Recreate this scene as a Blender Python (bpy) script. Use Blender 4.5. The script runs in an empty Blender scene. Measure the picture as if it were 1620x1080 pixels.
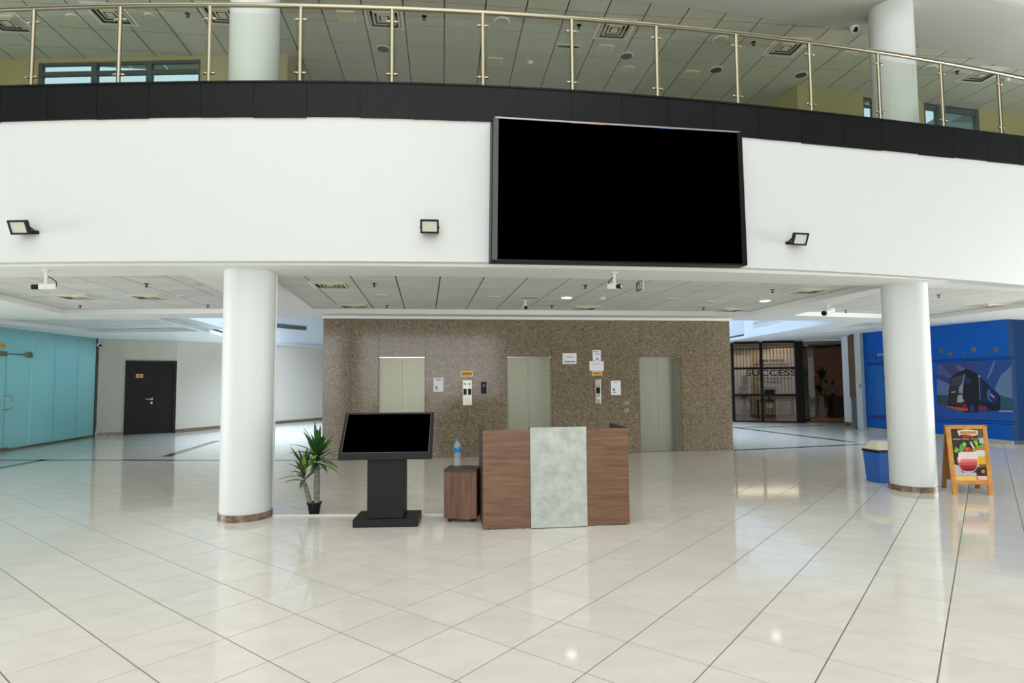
import bpy, bmesh, math, random
import numpy as np
from mathutils import Vector, Matrix
random.seed(4)
C = bpy.context.scene.collection
SC = bpy.context.scene

# ---------------------------------------------------------------- camera
F, PITCH, ROLL, CZ = 952.04, 0.0630, -0.0078, 1.6
cp, sp, cr, sr = math.cos(PITCH), math.sin(PITCH), math.cos(ROLL), math.sin(ROLL)
_r, _u = Vector((1, 0, 0)), Vector((0, -sp, cp))
FW = Vector((0, cp, sp)); RT = _r*cr + _u*sr; UP = _u*cr - _r*sr
cd = bpy.data.cameras.new('camera'); cam = bpy.data.objects.new('camera', cd); C.objects.link(cam)
cd.sensor_width = 36; cd.lens = F/1620*36; cd.clip_end = 200
m = Matrix.Identity(4)
for i in range(3):
    m[i][0], m[i][1], m[i][2] = RT[i], UP[i], -FW[i]
m[2][3] = CZ
cam.matrix_world = m
SC.camera = cam

# ---------------------------------------------------------------- world, light, exposure
SC.view_settings.view_transform = 'Standard'; SC.view_settings.look = 'None'
SC.view_settings.exposure = 0.5; SC.view_settings.gamma = 1.0; SC.view_settings.use_curve_mapping = False
w = bpy.data.worlds.new('sky'); SC.world = w; w.use_nodes = True
wb = w.node_tree.nodes['Background']; wb.inputs['Color'].default_value = (.72, .86, 1, 1); wb.inputs['Strength'].default_value = 0.9

def area(name, loc, rot, sx, sy, power, col):
    l = bpy.data.lights.new(name, 'AREA'); l.shape = 'RECTANGLE'; l.size = sx; l.size_y = sy
    l.energy = power; l.color = col
    o = bpy.data.objects.new(name, l); o.location = loc; o.rotation_euler = rot; C.objects.link(o); return o
area('daylight_glass_front', (-.5, -8.8, 5.0), (math.radians(90), 0, 0), 12, 9.6, 800, (.985, .98, 1))
area('fill_overhead', (-.5, -1.5, 10.9), (0, 0, 0), 16, 12, 500, (.985, .98, 1))  # overhead fill added to brighten the floor; the roof itself is closed
area('skylight_left_void', (-8.2, 17.5, 4.42), (0, 0, 0), 9, 9.5, 860, (.62, .78, 1)).data.spread = math.radians(118)
area('skylight_right_void', (7.0, 18.0, 4.42), (0, 0, 0), 7, 8, 430, (.58, .76, 1)).data.spread = math.radians(118)
area('fill_side_left', (-14.9, 6.0, 1.6), (0, math.radians(-90), 0), 2.6, 9, 680, (.96, .97, 1))  # added side fill, no entrance here; lifts the blue wall and under-balcony floor
area('fill_side_right', (15.4, 7.0, 1.6), (0, math.radians(90), 0), 2.6, 8, 640, (.96, .97, 1))  # opposite fill put in out of view, brightens the teal glass side
area('shop_lamp', (9.6, 23.4, 2.75), (0, 0, 0), 3.0, 1.2, 24, (1, .82, .64))
area('fill_behind_teal', (-13.6, 14.5, 2.85), (0, 0, 0), 1.2, 8, 270, (.9, 1, 1))  # unseen lamp added behind the frosted glass to make the teal brighter

# ---------------------------------------------------------------- helpers
def ray(px, py): return RT*((px-810)/F) + UP*((540-py)/F) + FW
def at(px, py, z=0.0):
    d = ray(px, py); t = (z-CZ)/d.z; return Vector((d.x*t, d.y*t, z))
def onv(px, py, A, B):
    d = ray(px, py); n = Vector((-(B[1]-A[1]), B[0]-A[0]))
    t = (n.x*A[0]+n.y*A[1])/(n.x*d.x+n.y*d.y); return Vector((d.x*t, d.y*t, CZ+d.z*t))
def onp(px, py, P, N):
    d = ray(px, py); c = Vector((0, 0, CZ)); t = (P-c).dot(N)/d.dot(N); return c+d*t
def proj(P):
    d = Vector((P[0], P[1], P[2]-CZ)); z = d.dot(FW)
    return 810+F*d.dot(RT)/z, 540-F*d.dot(UP)/z, z
def zat(x, y, py):
    k = (540-py)/F; d = Vector((x, y, 0)); return CZ + (k*d.dot(FW)-d.dot(UP))/(UP.z-k*FW.z)
def lin(c):
    c = c/255; return c/12.92 if c <= .04045 else ((c+.055)/1.055)**2.4
def rgb(*c): return (lin(c[0]), lin(c[1]), lin(c[2]), 1)

class MB:
    def __init__(s): s.v = []; s.f = []; s.c = []
    def add(s, vs, fs, col=None):
        b = len(s.v); s.v += [Vector(v) for v in vs]; s.f += [tuple(b+i for i in f) for f in fs]; s.c += [col]*len(fs); return s
    def box(s, o, a, b, c):          # corner and three edges
        o, a, b, c = Vector(o), Vector(a), Vector(b), Vector(c)
        if a.cross(b).dot(c) < 0: a, b = b, a
        return s.add([o, o+a, o+a+b, o+b, o+c, o+a+c, o+a+b+c, o+b+c], [(0,3,2,1),(4,5,6,7),(0,1,5,4),(1,2,6,5),(2,3,7,6),(3,0,4,7)])
    def cbox(s, c, x, y, z, ax=(1,0,0), ay=(0,1,0), az=(0,0,1)):
        ax, ay, az = Vector(ax)*x, Vector(ay)*y, Vector(az)*z
        return s.box(Vector(c)-ax/2-ay/2-az/2, ax, ay, az)
    def seg(s, A, B, z0, z1, d0, d1):   # box on a plan segment, offsets along the left normal
        A, B = Vector(A[:2]), Vector(B[:2]); t = (B-A).normalized(); n = Vector((-t.y, t.x))
        o = A+n*d0
        return s.box((o.x, o.y, z0), (B.x-A.x, B.y-A.y, 0), (n.x*(d1-d0), n.y*(d1-d0), 0), (0, 0, z1-z0))
    def tube(s, pts, r, n=10, cap=True):
        pts = [Vector(p) for p in pts]; rs = r if isinstance(r, (list, tuple)) else [r]*len(pts); rings = []; u = None
        for i, p in enumerate(pts):
            t = (pts[min(i+1, len(pts)-1)]-pts[max(i-1, 0)]).normalized()
            if u is None: u = t.orthogonal().normalized()
            u = (u-t*u.dot(t)).normalized(); v = t.cross(u)
            rings.append([p+(u*math.cos(2*math.pi*k/n)+v*math.sin(2*math.pi*k/n))*rs[i] for k in range(n)])
        vs = [q for g in rings for q in g]; fs = []
        for i in range(len(pts)-1):
            for k in range(n): fs.append((i*n+k, i*n+(k+1) % n, (i+1)*n+(k+1) % n, (i+1)*n+k))
        if cap: fs += [tuple(range(n-1, -1, -1)), tuple((len(pts)-1)*n+k for k in range(n))]
        return s.add(vs, fs)
    def lathe(s, c, prof, n=24, axis=None):
        c = Vector(c); az = Vector(axis).normalized() if axis else Vector((0, 0, 1))
        ax = az.orthogonal().normalized() if axis else Vector((1, 0, 0)); ay = az.cross(ax)
        vs = []; fs = []
        for r, z in prof:
            for k in range(n):
                a = 2*math.pi*k/n; vs.append(c+ax*(r*math.cos(a))+ay*(r*math.sin(a))+az*z)
        for i in range(len(prof)-1):
            for k in range(n): fs.append((i*n+k, i*n+(k+1) % n, (i+1)*n+(k+1) % n, (i+1)*n+k))
        fs += [tuple(range(n-1, -1, -1)), tuple((len(prof)-1)*n+k for k in range(n))]
        return s.add(vs, fs)
    def poly(s, pts, col=None): return s.add(pts, [tuple(range(len(pts)))], col)
    def prism(s, pts, z0, z1):
        n = len(pts)
        ar = sum(pts[i][0]*pts[(i+1) % n][1]-pts[(i+1) % n][0]*pts[i][1] for i in range(n))
        if ar < 0: pts = pts[::-1]
        vs = [(p[0], p[1], z0) for p in pts]+[(p[0], p[1], z1) for p in pts]
        return s.add(vs, [tuple(range(n-1, -1, -1)), tuple(range(n, 2*n))]+[(i, (i+1) % n, n+(i+1) % n, n+i) for i in range(n)])
    def strip(s, P, Q, p2, q2):       # closed band: front P(bottom) Q(top), back p2 q2
        n = len(P); vs = list(P)+list(Q)+list(q2)+list(p2); fs = []
        for i in range(n-1):
            for a in range(4):
                b = (a+1) % 4; fs.append((a*n+i, a*n+i+1, b*n+i+1, b*n+i))
        fs += [(0, n, 2*n, 3*n), (4*n-1, 3*n-1, 2*n-1, n-1)]
        return s.add(vs, fs)
    def build(s, name, mat, parent=None, smooth=False, bevel=0, kind=None, seg=2):
        root = ORG.get(parent.name, Vector((0, 0, 0))) if parent else Vector((0, 0, 0))
        me = bpy.data.meshes.new(name); me.from_pydata([v-root for v in s.v], [], s.f); me.update()
        o = bpy.data.objects.new(name, me); C.objects.link(o)
        if any(c is not None for c in s.c):
            at_ = me.color_attributes.new('Col', 'FLOAT_COLOR', 'CORNER'); k = 0
            for p, c in zip(me.polygons, s.c):
                for _ in p.loop_indices:
                    at_.data[k].color = c or (1, 1, 1, 1); k += 1
        me.materials.append(mat)
        if smooth:
            for p in me.polygons: p.use_smooth = True
            me.set_sharp_from_angle(angle=math.radians(40))
        if parent: o.parent = parent; ORG[o.name] = root
        else: ORG[o.name] = Vector((0, 0, 0))
        if bevel:
            b = o.modifiers.new('edge', 'BEVEL'); b.width = bevel; b.segments = seg; b.limit_method = 'ANGLE'
        if kind: o['kind'] = kind
        return o
ORG = {}
def tag(o, label, cat, group=None):
    o['label'] = label; o['category'] = cat
    if group: o['group'] = group
    return o
def struct(o, label, cat):
    o['kind'] = 'structure'; return tag(o, label, cat)
def thing(name, label, cat, loc, group=None):
    o = bpy.data.objects.new(name, None); C.objects.link(o); o.location = loc; ORG[o.name] = Vector(loc)
    o.empty_display_size = .1
    return tag(o, label, cat, group)

# ---------------------------------------------------------------- materials
def mat(name, col, rough=.5, metal=0, spec=.5, vary=0.0, vscale=4.0, bump=0.0, bscale=60.0, stretch=(1, 1, 1), col2=None, rnd=0.0, trans=0, emis=None, estr=0, coat=0):
    m = bpy.data.materials.new(name); m.use_nodes = True; nt = m.node_tree; N = nt.nodes; L = nt.links
    b = N['Principled BSDF']; b.inputs['Base Color'].default_value = col; b.inputs['Roughness'].default_value = rough
    b.inputs['Metallic'].default_value = metal; b.inputs['Specular IOR Level'].default_value = spec
    b.inputs['Transmission Weight'].default_value = trans; b.inputs['Coat Weight'].default_value = coat
    if emis: b.inputs['Emission Color'].default_value = emis; b.inputs['Emission Strength'].default_value = estr
    g = N.new('ShaderNodeNewGeometry'); mp = N.new('ShaderNodeVectorMath'); mp.operation = 'MULTIPLY'; mp.inputs[1].default_value = stretch
    L.new(g.outputs['Position'], mp.inputs[0])
    last = None
    if vary or col2:
        n = N.new('ShaderNodeTexNoise'); n.inputs['Scale'].default_value = vscale; n.inputs['Detail'].default_value = 6; n.inputs['Roughness'].default_value = .62
        L.new(mp.outputs[0], n.inputs['Vector'])
        r = N.new('ShaderNodeValToRGB'); r.color_ramp.elements[0].position = .34; r.color_ramp.elements[1].position = .68
        c2 = col2 or tuple(max(0, x*(1-vary)) for x in col[:3])+(1,)
        r.color_ramp.elements[0].color = c2; r.color_ramp.elements[1].color = col
        L.new(n.outputs['Fac'], r.inputs['Fac']); last = r.outputs['Color']
    if rnd:
        oi = N.new('ShaderNodeObjectInfo'); mr = N.new('ShaderNodeMapRange'); mr.inputs['To Min'].default_value = 1-rnd; mr.inputs['To Max'].default_value = 1+rnd
        L.new(oi.outputs['Random'], mr.inputs['Value'])
        mx = N.new('ShaderNodeVectorMath'); mx.operation = 'SCALE'
        if last: L.new(last, mx.inputs[0])
        else: mx.inputs[0].default_value = col[:3]
        L.new(mr.outputs['Result'], mx.inputs['Scale']); last = mx.outputs[0]
    if last: L.new(last, b.inputs['Base Color'])
    if bump:
        n2 = N.new('ShaderNodeTexNoise'); n2.inputs['Scale'].default_value = bscale; n2.inputs['Detail'].default_value = 3
        L.new(mp.outputs[0], n2.inputs['Vector'])
        bp = N.new('ShaderNodeBump'); bp.inputs['Strength'].default_value = bump; bp.inputs['Distance'].default_value = .01
        L.new(n2.outputs['Fac'], bp.inputs['Height']); L.new(bp.outputs[0], b.inputs['Normal'])
    return m
def granite(name, cols, scale, rough):
    m = bpy.data.materials.new(name); m.use_nodes = True; nt = m.node_tree; N = nt.nodes; L = nt.links; b = N['Principled BSDF']
    b.inputs['Roughness'].default_value = rough
    g = N.new('ShaderNodeNewGeometry'); v = N.new('ShaderNodeTexVoronoi'); v.inputs['Scale'].default_value = scale
    L.new(g.outputs['Position'], v.inputs['Vector'])
    sx = N.new('ShaderNodeSeparateColor'); L.new(v.outputs['Color'], sx.inputs[0])
    r = N.new('ShaderNodeValToRGB'); r.color_ramp.interpolation = 'LINEAR'
    e = r.color_ramp.elements; e[0].position = 0; e[0].color = cols[0]; e[1].position = 1; e[1].color = cols[-1]
    for i, c in enumerate(cols[1:-1]):
        k = e.new((i+1)/(len(cols)-1)); k.color = c
    L.new(sx.outputs[0], r.inputs['Fac'])
    n = N.new('ShaderNodeTexNoise'); n.inputs['Scale'].default_value = .9; n.inputs['Detail'].default_value = 4; L.new(g.outputs['Position'], n.inputs['Vector'])
    mr = N.new('ShaderNodeMapRange'); mr.inputs['To Min'].default_value = .8; mr.inputs['To Max'].default_value = 1.2; L.new(n.outputs['Fac'], mr.inputs['Value'])
    mx = N.new('ShaderNodeVectorMath'); mx.operation = 'SCALE'; L.new(r.outputs[0], mx.inputs[0]); L.new(mr.outputs[0], mx.inputs['Scale'])
    L.new(mx.outputs[0], b.inputs['Base Color']); return m
def glass(name, tint, ior=1.45, rough=0.0, haze=0.0, hazecol=(1, 1, 1, 1)):
    m = bpy.data.materials.new(name); m.use_nodes = True; nt = m.node_tree; N = nt.nodes; L = nt.links
    N.remove(N['Principled BSDF']); out = N['Material Output']
    t = N.new('ShaderNodeBsdfTransparent'); t.inputs[0].default_value = tint
    g = N.new('ShaderNodeBsdfGlossy'); g.inputs['Roughness'].default_value = rough
    fr0 = N.new('ShaderNodeFresnel'); fr0.inputs['IOR'].default_value = ior
    gb = N.new('ShaderNodeNewGeometry'); iv = N.new('ShaderNodeMath'); iv.operation = 'SUBTRACT'; iv.inputs[0].default_value = 1
    L.new(gb.outputs['Backfacing'], iv.inputs[1]); fr = N.new('ShaderNodeMath'); fr.operation = 'MULTIPLY'
    L.new(fr0.outputs[0], fr.inputs[0]); L.new(iv.outputs[0], fr.inputs[1])
    base = t.outputs[0]
    if haze:
        d = N.new('ShaderNodeBsdfDiffuse'); d.inputs[0].default_value = hazecol
        mh = N.new('ShaderNodeMixShader'); mh.inputs[0].default_value = haze
        L.new(t.outputs[0], mh.inputs[1]); L.new(d.outputs[0], mh.inputs[2]); base = mh.outputs[0]
    mx = N.new('ShaderNodeMixShader'); L.new(fr.outputs[0], mx.inputs[0]); L.new(base, mx.inputs[1]); L.new(g.outputs[0], mx.inputs[2])
    L.new(mx.outputs[0], out.inputs['Surface']); return m
def printmat(name, rough=.4):
    m = bpy.data.materials.new(name); m.use_nodes = True; nt = m.node_tree; b = nt.nodes['Principled BSDF']; b.inputs['Roughness'].default_value = rough
    a = nt.nodes.new('ShaderNodeVertexColor'); a.layer_name = 'Col'; nt.links.new(a.outputs[0], b.inputs['Base Color']); return m

SHELL = mat('atrium_side_paint', rgb(128, 132, 130), .8)
WHITE = mat('white_paint', rgb(216, 220, 216), .55, bump=.02)
COLUMN = mat('column_paint', rgb(220, 225, 221), .5, bump=.02)
SOFFIT = mat('soffit_paint', rgb(238, 240, 236), .7)
USOFFIT = mat('upper_soffit_paint', rgb(190, 192, 182), .7)
BLUEWHITE = mat('void_paint', rgb(236, 240, 245), .7)
CTILE = mat('ceiling_tile', rgb(226, 227, 222), .85, vary=.08, vscale=2, bump=.05, bscale=150, rnd=.04)
CGRID = mat('ceiling_grid', rgb(70, 70, 64), .7)
UTILE = mat('upper_ceiling_tile', rgb(205, 206, 188), .85, vary=.08, vscale=2, bump=.05, bscale=150, rnd=.04)
FTILE = mat('floor_tile', rgb(228, 224, 212), .07, vary=.09, vscale=2.6, stretch=(1, 2.2, 1), rnd=.025, spec=.5)
GROUT = mat('grout', rgb(120, 116, 104), .8)
STRIP = mat('floor_strip_stone', rgb(92, 84, 78), .12, vary=.2, vscale=20)
BLACKG = mat('black_granite', rgb(14, 16, 16), .5, spec=.25, vary=.35, vscale=5, rnd=.12, bump=.03)
JOINT = mat('joint_grey', rgb(120, 120, 116), .8)
BROWNG = granite('brown_granite', [rgb(88, 77, 62), rgb(124, 111, 91), rgb(140, 126, 103), rgb(108, 97, 79), rgb(164, 152, 130)], 55, .13)
BROWNJ = mat('granite_joint', rgb(70, 62, 54), .6)
STEEL = mat('stainless', rgb(196, 194, 182), .22, 1)
RAIL = mat('rail_steel', rgb(176, 169, 146), .27, 1)
LIFT = mat('brushed_lift_door', rgb(166, 168, 150), .42, 1, vary=.08, vscale=3, stretch=(30, 30, .3))
BEIGE = mat('beige_wall', rgb(212, 203, 187), .7, bump=.02)
OLIVE = mat('upper_wall_paint', rgb(184, 178, 126), .75)
MARBLE = mat('brown_marble', rgb(150, 130, 104), .25, col2=rgb(92, 76, 60), vscale=14, rnd=.12)
DARKWOOD = mat('dark_wood', rgb(40, 31, 32), .5, spec=.3, vary=.35, vscale=3, stretch=(14, 14, .6))
BLACK = mat('black_plastic', rgb(11, 12, 13), .45, spec=.3)
SCREEN = mat('screen_black', (0, 0, 0, 1), .6, spec=0.0)
INKP = mat('ink', rgb(120, 124, 140), .6)
BEZEL = mat('bezel_grey', rgb(72, 78, 80), .5)
DARKM = mat('dark_metal', rgb(14, 17, 19), .5, spec=.3, vary=.1)
WALNUT = mat('walnut', rgb(136, 101, 74), .45, col2=rgb(98, 70, 53), vscale=2.6, stretch=(.8, .8, 10), bump=.03, bscale=40)
WALNUTV = mat('walnut_vertical', rgb(126, 90, 66), .45, col2=rgb(86, 60, 46), vscale=2.2, stretch=(7, 7, .8), bump=.03, bscale=40)
WALNUTD = mat('walnut_dark', rgb(76, 60, 46), .5, vary=.3, vscale=3)
CONCRETE = mat('concrete_laminate', rgb(200, 205, 196), .5, col2=rgb(168, 174, 166), vscale=8, bump=.03)
WPLAST = mat('white_plastic', rgb(235, 235, 228), .4)
CREAM = mat('cream_plastic', rgb(226, 222, 196), .4)
PAPER = mat('paper', rgb(238, 240, 244), .7)
ORANGE = mat('orange_label', rgb(228, 160, 40), .5)
GOLD = mat('brass_plate', rgb(190, 160, 90), .35, .6)
LEAF = mat('leaf', rgb(70, 120, 46), .4, col2=rgb(32, 74, 36), vscale=9, rnd=.25)
LEAFY = mat('leaf_light', rgb(142, 176, 62), .4, vary=.3, vscale=9)
LEAFD = mat('leaf_dark', rgb(30, 52, 34), .45, vary=.3, rnd=.2)
TRUNK = mat('trunk', rgb(150, 152, 134), .8, col2=rgb(96, 98, 82), vscale=6, stretch=(1, 1, 9), bump=.2)
SOIL = mat('soil', rgb(50, 40, 32), .9)
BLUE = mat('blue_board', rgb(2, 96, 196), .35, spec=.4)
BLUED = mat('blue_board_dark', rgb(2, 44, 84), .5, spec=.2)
BINBLUE = mat('bin_blue', rgb(30, 96, 178), .35)
PINE = mat('pine', rgb(222, 160, 74), .5, col2=rgb(192, 126, 50), vscale=3, stretch=(3, 3, 3))
PINED = mat('pine_dark', rgb(150, 98, 44), .5, vary=.2)
GREEN = mat('sign_green', rgb(16, 106, 64), .4)
def frosted(name, col, tr):
    m = mat(name, col, .08, spec=.6); nt = m.node_tree; N = nt.nodes; L = nt.links; b = N['Principled BSDF']
    t = N.new('ShaderNodeBsdfTranslucent'); t.inputs[0].default_value = col; mx = N.new('ShaderNodeMixShader'); mx.inputs[0].default_value = tr
    L.new(b.outputs[0], mx.inputs[1]); L.new(t.outputs[0], mx.inputs[2]); L.new(mx.outputs[0], N['Material Output'].inputs['Surface']); return m
TEAL = frosted('teal_glass', rgb(156, 190, 194), .45)
TEALF = mat('fitting_steel', rgb(150, 140, 130), .3, .9)
PRINT = printmat('printed_sheet')
RAILGLASS = glass('rail_glass', (.93, .95, .92, 1), 1.38)
WGLASS = glass('window_glass', (.8, .88, .86, 1), 1.5)
SHOPGLASS = glass('shop_glass', (.80, .79, .76, 1), 1.4)
DOORGLASS = glass('door_glass', (.5, .58, .48, 1), 1.5, haze=.2, hazecol=(.3, .36, .28, 1))
CLEAR = glass('bottle_plastic', (.86, .92, .95, 1), 1.3, haze=.22, hazecol=(.8, .88, .92, 1))
LAMPON = mat('lamp_lit', (1, 1, 1, 1), .5, emis=(1, .99, .95, 1), estr=4)
LAMPOFF = mat('lamp_off', rgb(214, 206, 168), .5)
LAMPGREY = mat('lamp_grey', rgb(190, 194, 188), .4)
FRAMEGREY = mat('window_frame', rgb(88, 98, 98), .5)
SHOPFRAME = mat('shop_frame', rgb(10, 12, 13), .55, spec=.2)
BLIND = mat('blind_fabric', rgb(176, 166, 152), .8)
BROWNWALL = mat('brown_wall', rgb(120, 88, 70), .7, vary=.2, vscale=1)
SHOPFLOOR = mat('shop_floor', rgb(150, 116, 82), .3)
GREYPOT = mat('grey_pot', rgb(110, 114, 116), .7, vary=.2)
FLOODG = mat('flood_glass', rgb(206, 212, 204), .15)
LABELB = mat('bottle_label', rgb(36, 140, 206), .4)

# ---------------------------------------------------------------- levels and plan
ZB, ZT, ZU = 2.92, 3.02, 7.1
def fc(x): return 6.62+(x+4.7)**2/75
E_TOP = np.polyfit([0,150,310,400,467,540,623,767,907,1040,1170,1280,1453,1620], [136.7,133.7,130,128.3,128.5,130.2,131.7,136,144,153,164,177,196,216.7], 4)
E_MID = np.polyfit([0,150,300,540,707,773,1177,1330,1447,1620], [193,189.7,186,186,188.5,191.7,218.3,231.7,242.5,261.7], 4)
E_BOT = np.polyfit([0,333,500,775,1183,1270,1381,1480,1620], [415,412.7,412.7,415,422.5,427.5,433,439,451], 4)
def zedge(x, poly, off=0.0):
    y = fc(x)+off; px = 810+F*x/y; z = 4
    for _ in range(8):
        z = zat(x, y, np.polyval(poly, min(1640, max(-20, px)))) if -20 <= px <= 1640 else zat(x, y, np.polyval(poly, min(1640, max(-20, px))))
        px = proj((x, y, z))[0]
    return z
def zcl(x, poly): return zedge(min(7.9, max(-5.75, x)), poly)
def xat(px, zf, off=0.0):
    a, b = -12.0, 14.0
    for _ in range(50):
        mid = (a+b)/2
        if proj((mid, fc(mid)+off, zf(mid)))[0] < px: a = mid
        else: b = mid
    return (a+b)/2
def nrm(x):                        # plan normal of the curve, away from the camera
    d = 2*(x+4.7)/75; v = Vector((-d, 1, 0)); return v.normalized()
def cpt(x, off, z): p = Vector((x, fc(x), 0))+nrm(x)*off; return Vector((p.x, p.y, z))
A = at(509, 729); B = at(1160, 712); EU = (B-A).normalized(); EV = Vector((-EU.y, EU.x, 0))
def inside(p, poly):
    r = False; n = len(poly)
    for i in range(n):
        a, b = poly[i], poly[(i+1) % n]
        if (a[1] > p[1]) != (b[1] > p[1]) and p[0] < (b[0]-a[0])*(p[1]-a[1])/(b[1]-a[1])+a[0]: r = not r
    return r
def slab2d(name, outer, holes, z0, z1, m):
    cu = bpy.data.curves.new(name, 'CURVE'); cu.dimensions = '2D'; cu.fill_mode = 'BOTH'; cu.extrude = (z1-z0)/2
    for pl in [outer]+holes:
        sp_ = cu.splines.new('POLY'); sp_.points.add(len(pl)-1); sp_.use_cyclic_u = True
        for q, p in zip(sp_.points, pl): q.co = (p[0], p[1], 0, 1)
    t = bpy.data.objects.new('tmp', cu); C.objects.link(t); bpy.context.view_layer.update()
    me = bpy.data.meshes.new_from_object(t.evaluated_get(bpy.context.evaluated_depsgraph_get()))
    bpy.data.objects.remove(t); bpy.data.curves.remove(cu)
    for v in me.vertices: v.co.z += (z0+z1)/2
    me.name = name; me.materials.clear(); me.materials.append(m)
    o = bpy.data.objects.new(name, me); C.objects.link(o); ORG[o.name] = Vector((0, 0, 0)); return o
def vis_area(pts):
    q = [proj(p) for p in pts]
    if any(k[2] < .3 for k in q): return 0
    if all(k[0] < 0 for k in q) or all(k[0] > 1620 for k in q) or all(k[1] < 0 for k in q) or all(k[1] > 1080 for k in q): return 0
    q = [(min(1620, max(0, k[0])), min(1080, max(0, k[1]))) for k in q]
    return abs(sum(q[i][0]*q[(i+1) % len(q)][1]-q[(i+1) % len(q)][0]*q[i][1] for i in range(len(q))))/2
def tile_field(parent, cells, corner, th, mt, name, limit, zt, up):
    """cells: list of (i,j); corner(i,j)->plan point; tiles hang/lie with their visible face at zt"""
    rec = []
    for (i, j) in cells:
        P = [corner(i, j), corner(i+1, j), corner(i+1, j+1), corner(i, j+1)]
        rec.append((vis_area([(p.x, p.y, zt) for p in P]), i, j))
    rec.sort(reverse=True)
    o0 = corner(0, 0); a = corner(1, 0)-o0; b = corner(0, 1)-o0
    g = .004 if not up else .009
    ua, ub = a.normalized(), b.normalized()
    def tb(bm_, o):
        q = o.xy+ua*g+ub*g
        return bm_.box((q.x, q.y, zt-th if not up else zt), tuple((a-ua*2*g))[:2]+(0,), tuple((b-ub*2*g))[:2]+(0,), (0, 0, th))
    proto = None; far = MB(); n = 0
    for ar, i, j in rec:
        o = corner(i, j)
        if ar > 25 and n < limit:
            if proto is None:
                proto = tb(MB(), Vector((0, 0, 0))).build(name, mt, parent); ob = proto
            else:
                ob = proto.copy(); C.objects.link(ob); ob.parent = parent
            ob.location = (o.x, o.y, 0); n += 1
        else: tb(far, o)
    if far.v: far.build('distant_'+name+'s', mt, parent, kind='stuff')

# ---------------------------------------------------------------- floor
TH, TS, TR = -.6669, .4897, 1.0311
e1 = Vector((math.cos(TH), math.sin(TH))); e2 = Vector((math.sin(TH), -math.cos(TH))); OO = Vector((-3.9978, 4.3489))
def fcorner(i, j): return OO - e2*(i*TS) + e1*(j*TS*TR)
floor = MB().box((-15, -9, -.12), (30.5, 0, 0), (0, 38.8, 0), (0, 0, .117)).build('floor', GROUT)
struct(floor, 'glossy pale beige tiled floor of the lobby laid on the diagonal', 'floor')
cells = []
for i in range(-70, 90):
    for j in range(-70, 90):
        c = (fcorner(i, j)+fcorner(i+1, j+1))/2
        if -14.6 < c.x < 15.1 and -8.6 < c.y < 28.6: cells.append((i, j))
tile_field(floor, cells, fcorner, .004, FTILE, 'tile', 300, 0.0, False)
def fstrip(p, q, wd):
    P, Q = at(*p), at(*q); MB().seg(P, Q, 0, .0012, -wd/2, wd/2).build('border_strip', STRIP, floor)
fstrip((-60, 727.5), (512, 728), .17); fstrip((1160, 712.3), (1400, 701), .17)
fstrip((-30, 746), (73, 726.5), .2); fstrip((262, 722), (344, 697), .2)
fstrip((1160, 675.8), (1352, 699.5), .2); fstrip((1160, 676.5), (1303, 672.6), .16)

# ---------------------------------------------------------------- atrium shell (outside the frame, keeps the daylight in)
def sbox(name, o, a, b, c, mt, label, cat='wall'):
    return struct(MB().box(o, a, b, c).build(name, mt), label, cat)
sbox('wall_left', (-15.2, -9, 0), (.2, 0, 0), (0, 39, 0), (0, 0, 11), SHELL, 'plain grey side wall at the far left of the atrium')
sbox('wall_right', (15.5, -9, 0), (.2, 0, 0), (0, 39, 0), (0, 0, 11), SHELL, 'plain grey side wall at the far right of the atrium')
sbox('wall_south', (-15, -9.2, 0), (30.5, 0, 0), (0, .2, 0), (0, 0, 11), SHELL, 'front wall of the atrium behind the viewer')
sbox('wall_north', (-15, 29.8, 0), (30.5, 0, 0), (0, .2, 0), (0, 0, 4.7), BEIGE, 'rear outer wall of the building')
xs = np.linspace(-14.95, 15.45, 90)
struct(MB().prism([(-15, -9), (15.5, -9)]+[(x, fc(x)+.4) for x in xs[::-1]], 11, 11.2).build('ceiling', WHITE), 'high atrium roof above the balcony', 'ceiling')
struct(MB().strip([cpt(x, .05, ZU+.02) for x in xs], [cpt(x, .05, 11) for x in xs], [cpt(x, .3, ZU+.02) for x in xs], [cpt(x, .3, 11) for x in xs]).build('wall_upper', WHITE), 'curved white parapet of the storey above the glass railing', 'wall')

# ---------------------------------------------------------------- curved balcony front
xs = np.linspace(-14.95, 15.45, 120)
Pb = [cpt(x, 0, zcl(x, E_BOT)) for x in xs]; Pm = [cpt(x, 0, zcl(x, E_MID)) for x in xs]; Pt = [cpt(x, 0, zcl(x, E_TOP)) for x in xs]
fas = MB().strip(Pb, Pm, [cpt(x, .22, zcl(x, E_BOT)) for x in xs], [cpt(x, .22, zcl(x, E_MID)) for x in xs]).build('wall_front', WHITE, smooth=True)
struct(fas, 'curved white balcony front topped by a black stone band', 'wall')
MB().strip([p+Vector((0, 0, -.0)) for p in Pm], Pt, [cpt(x, .22, zcl(x, E_MID)) for x in xs], [cpt(x, .22, zcl(x, E_TOP)) for x in xs]).build('band_backing', JOINT, fas)
jp = [-215, -145, -72, 3, 77, 155, 237, 319, 402, 486, 570, 655, 739, 822, 903, 983, 1057, 1128, 1200, 1266, 1332, 1393, 1451, 1507, 1560, 1611, 1660, 1706, 1750]
zm = lambda x: (zcl(x, E_MID)+zcl(x, E_TOP))/2
jx = [xat(p, zm) for p in jp]
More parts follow.
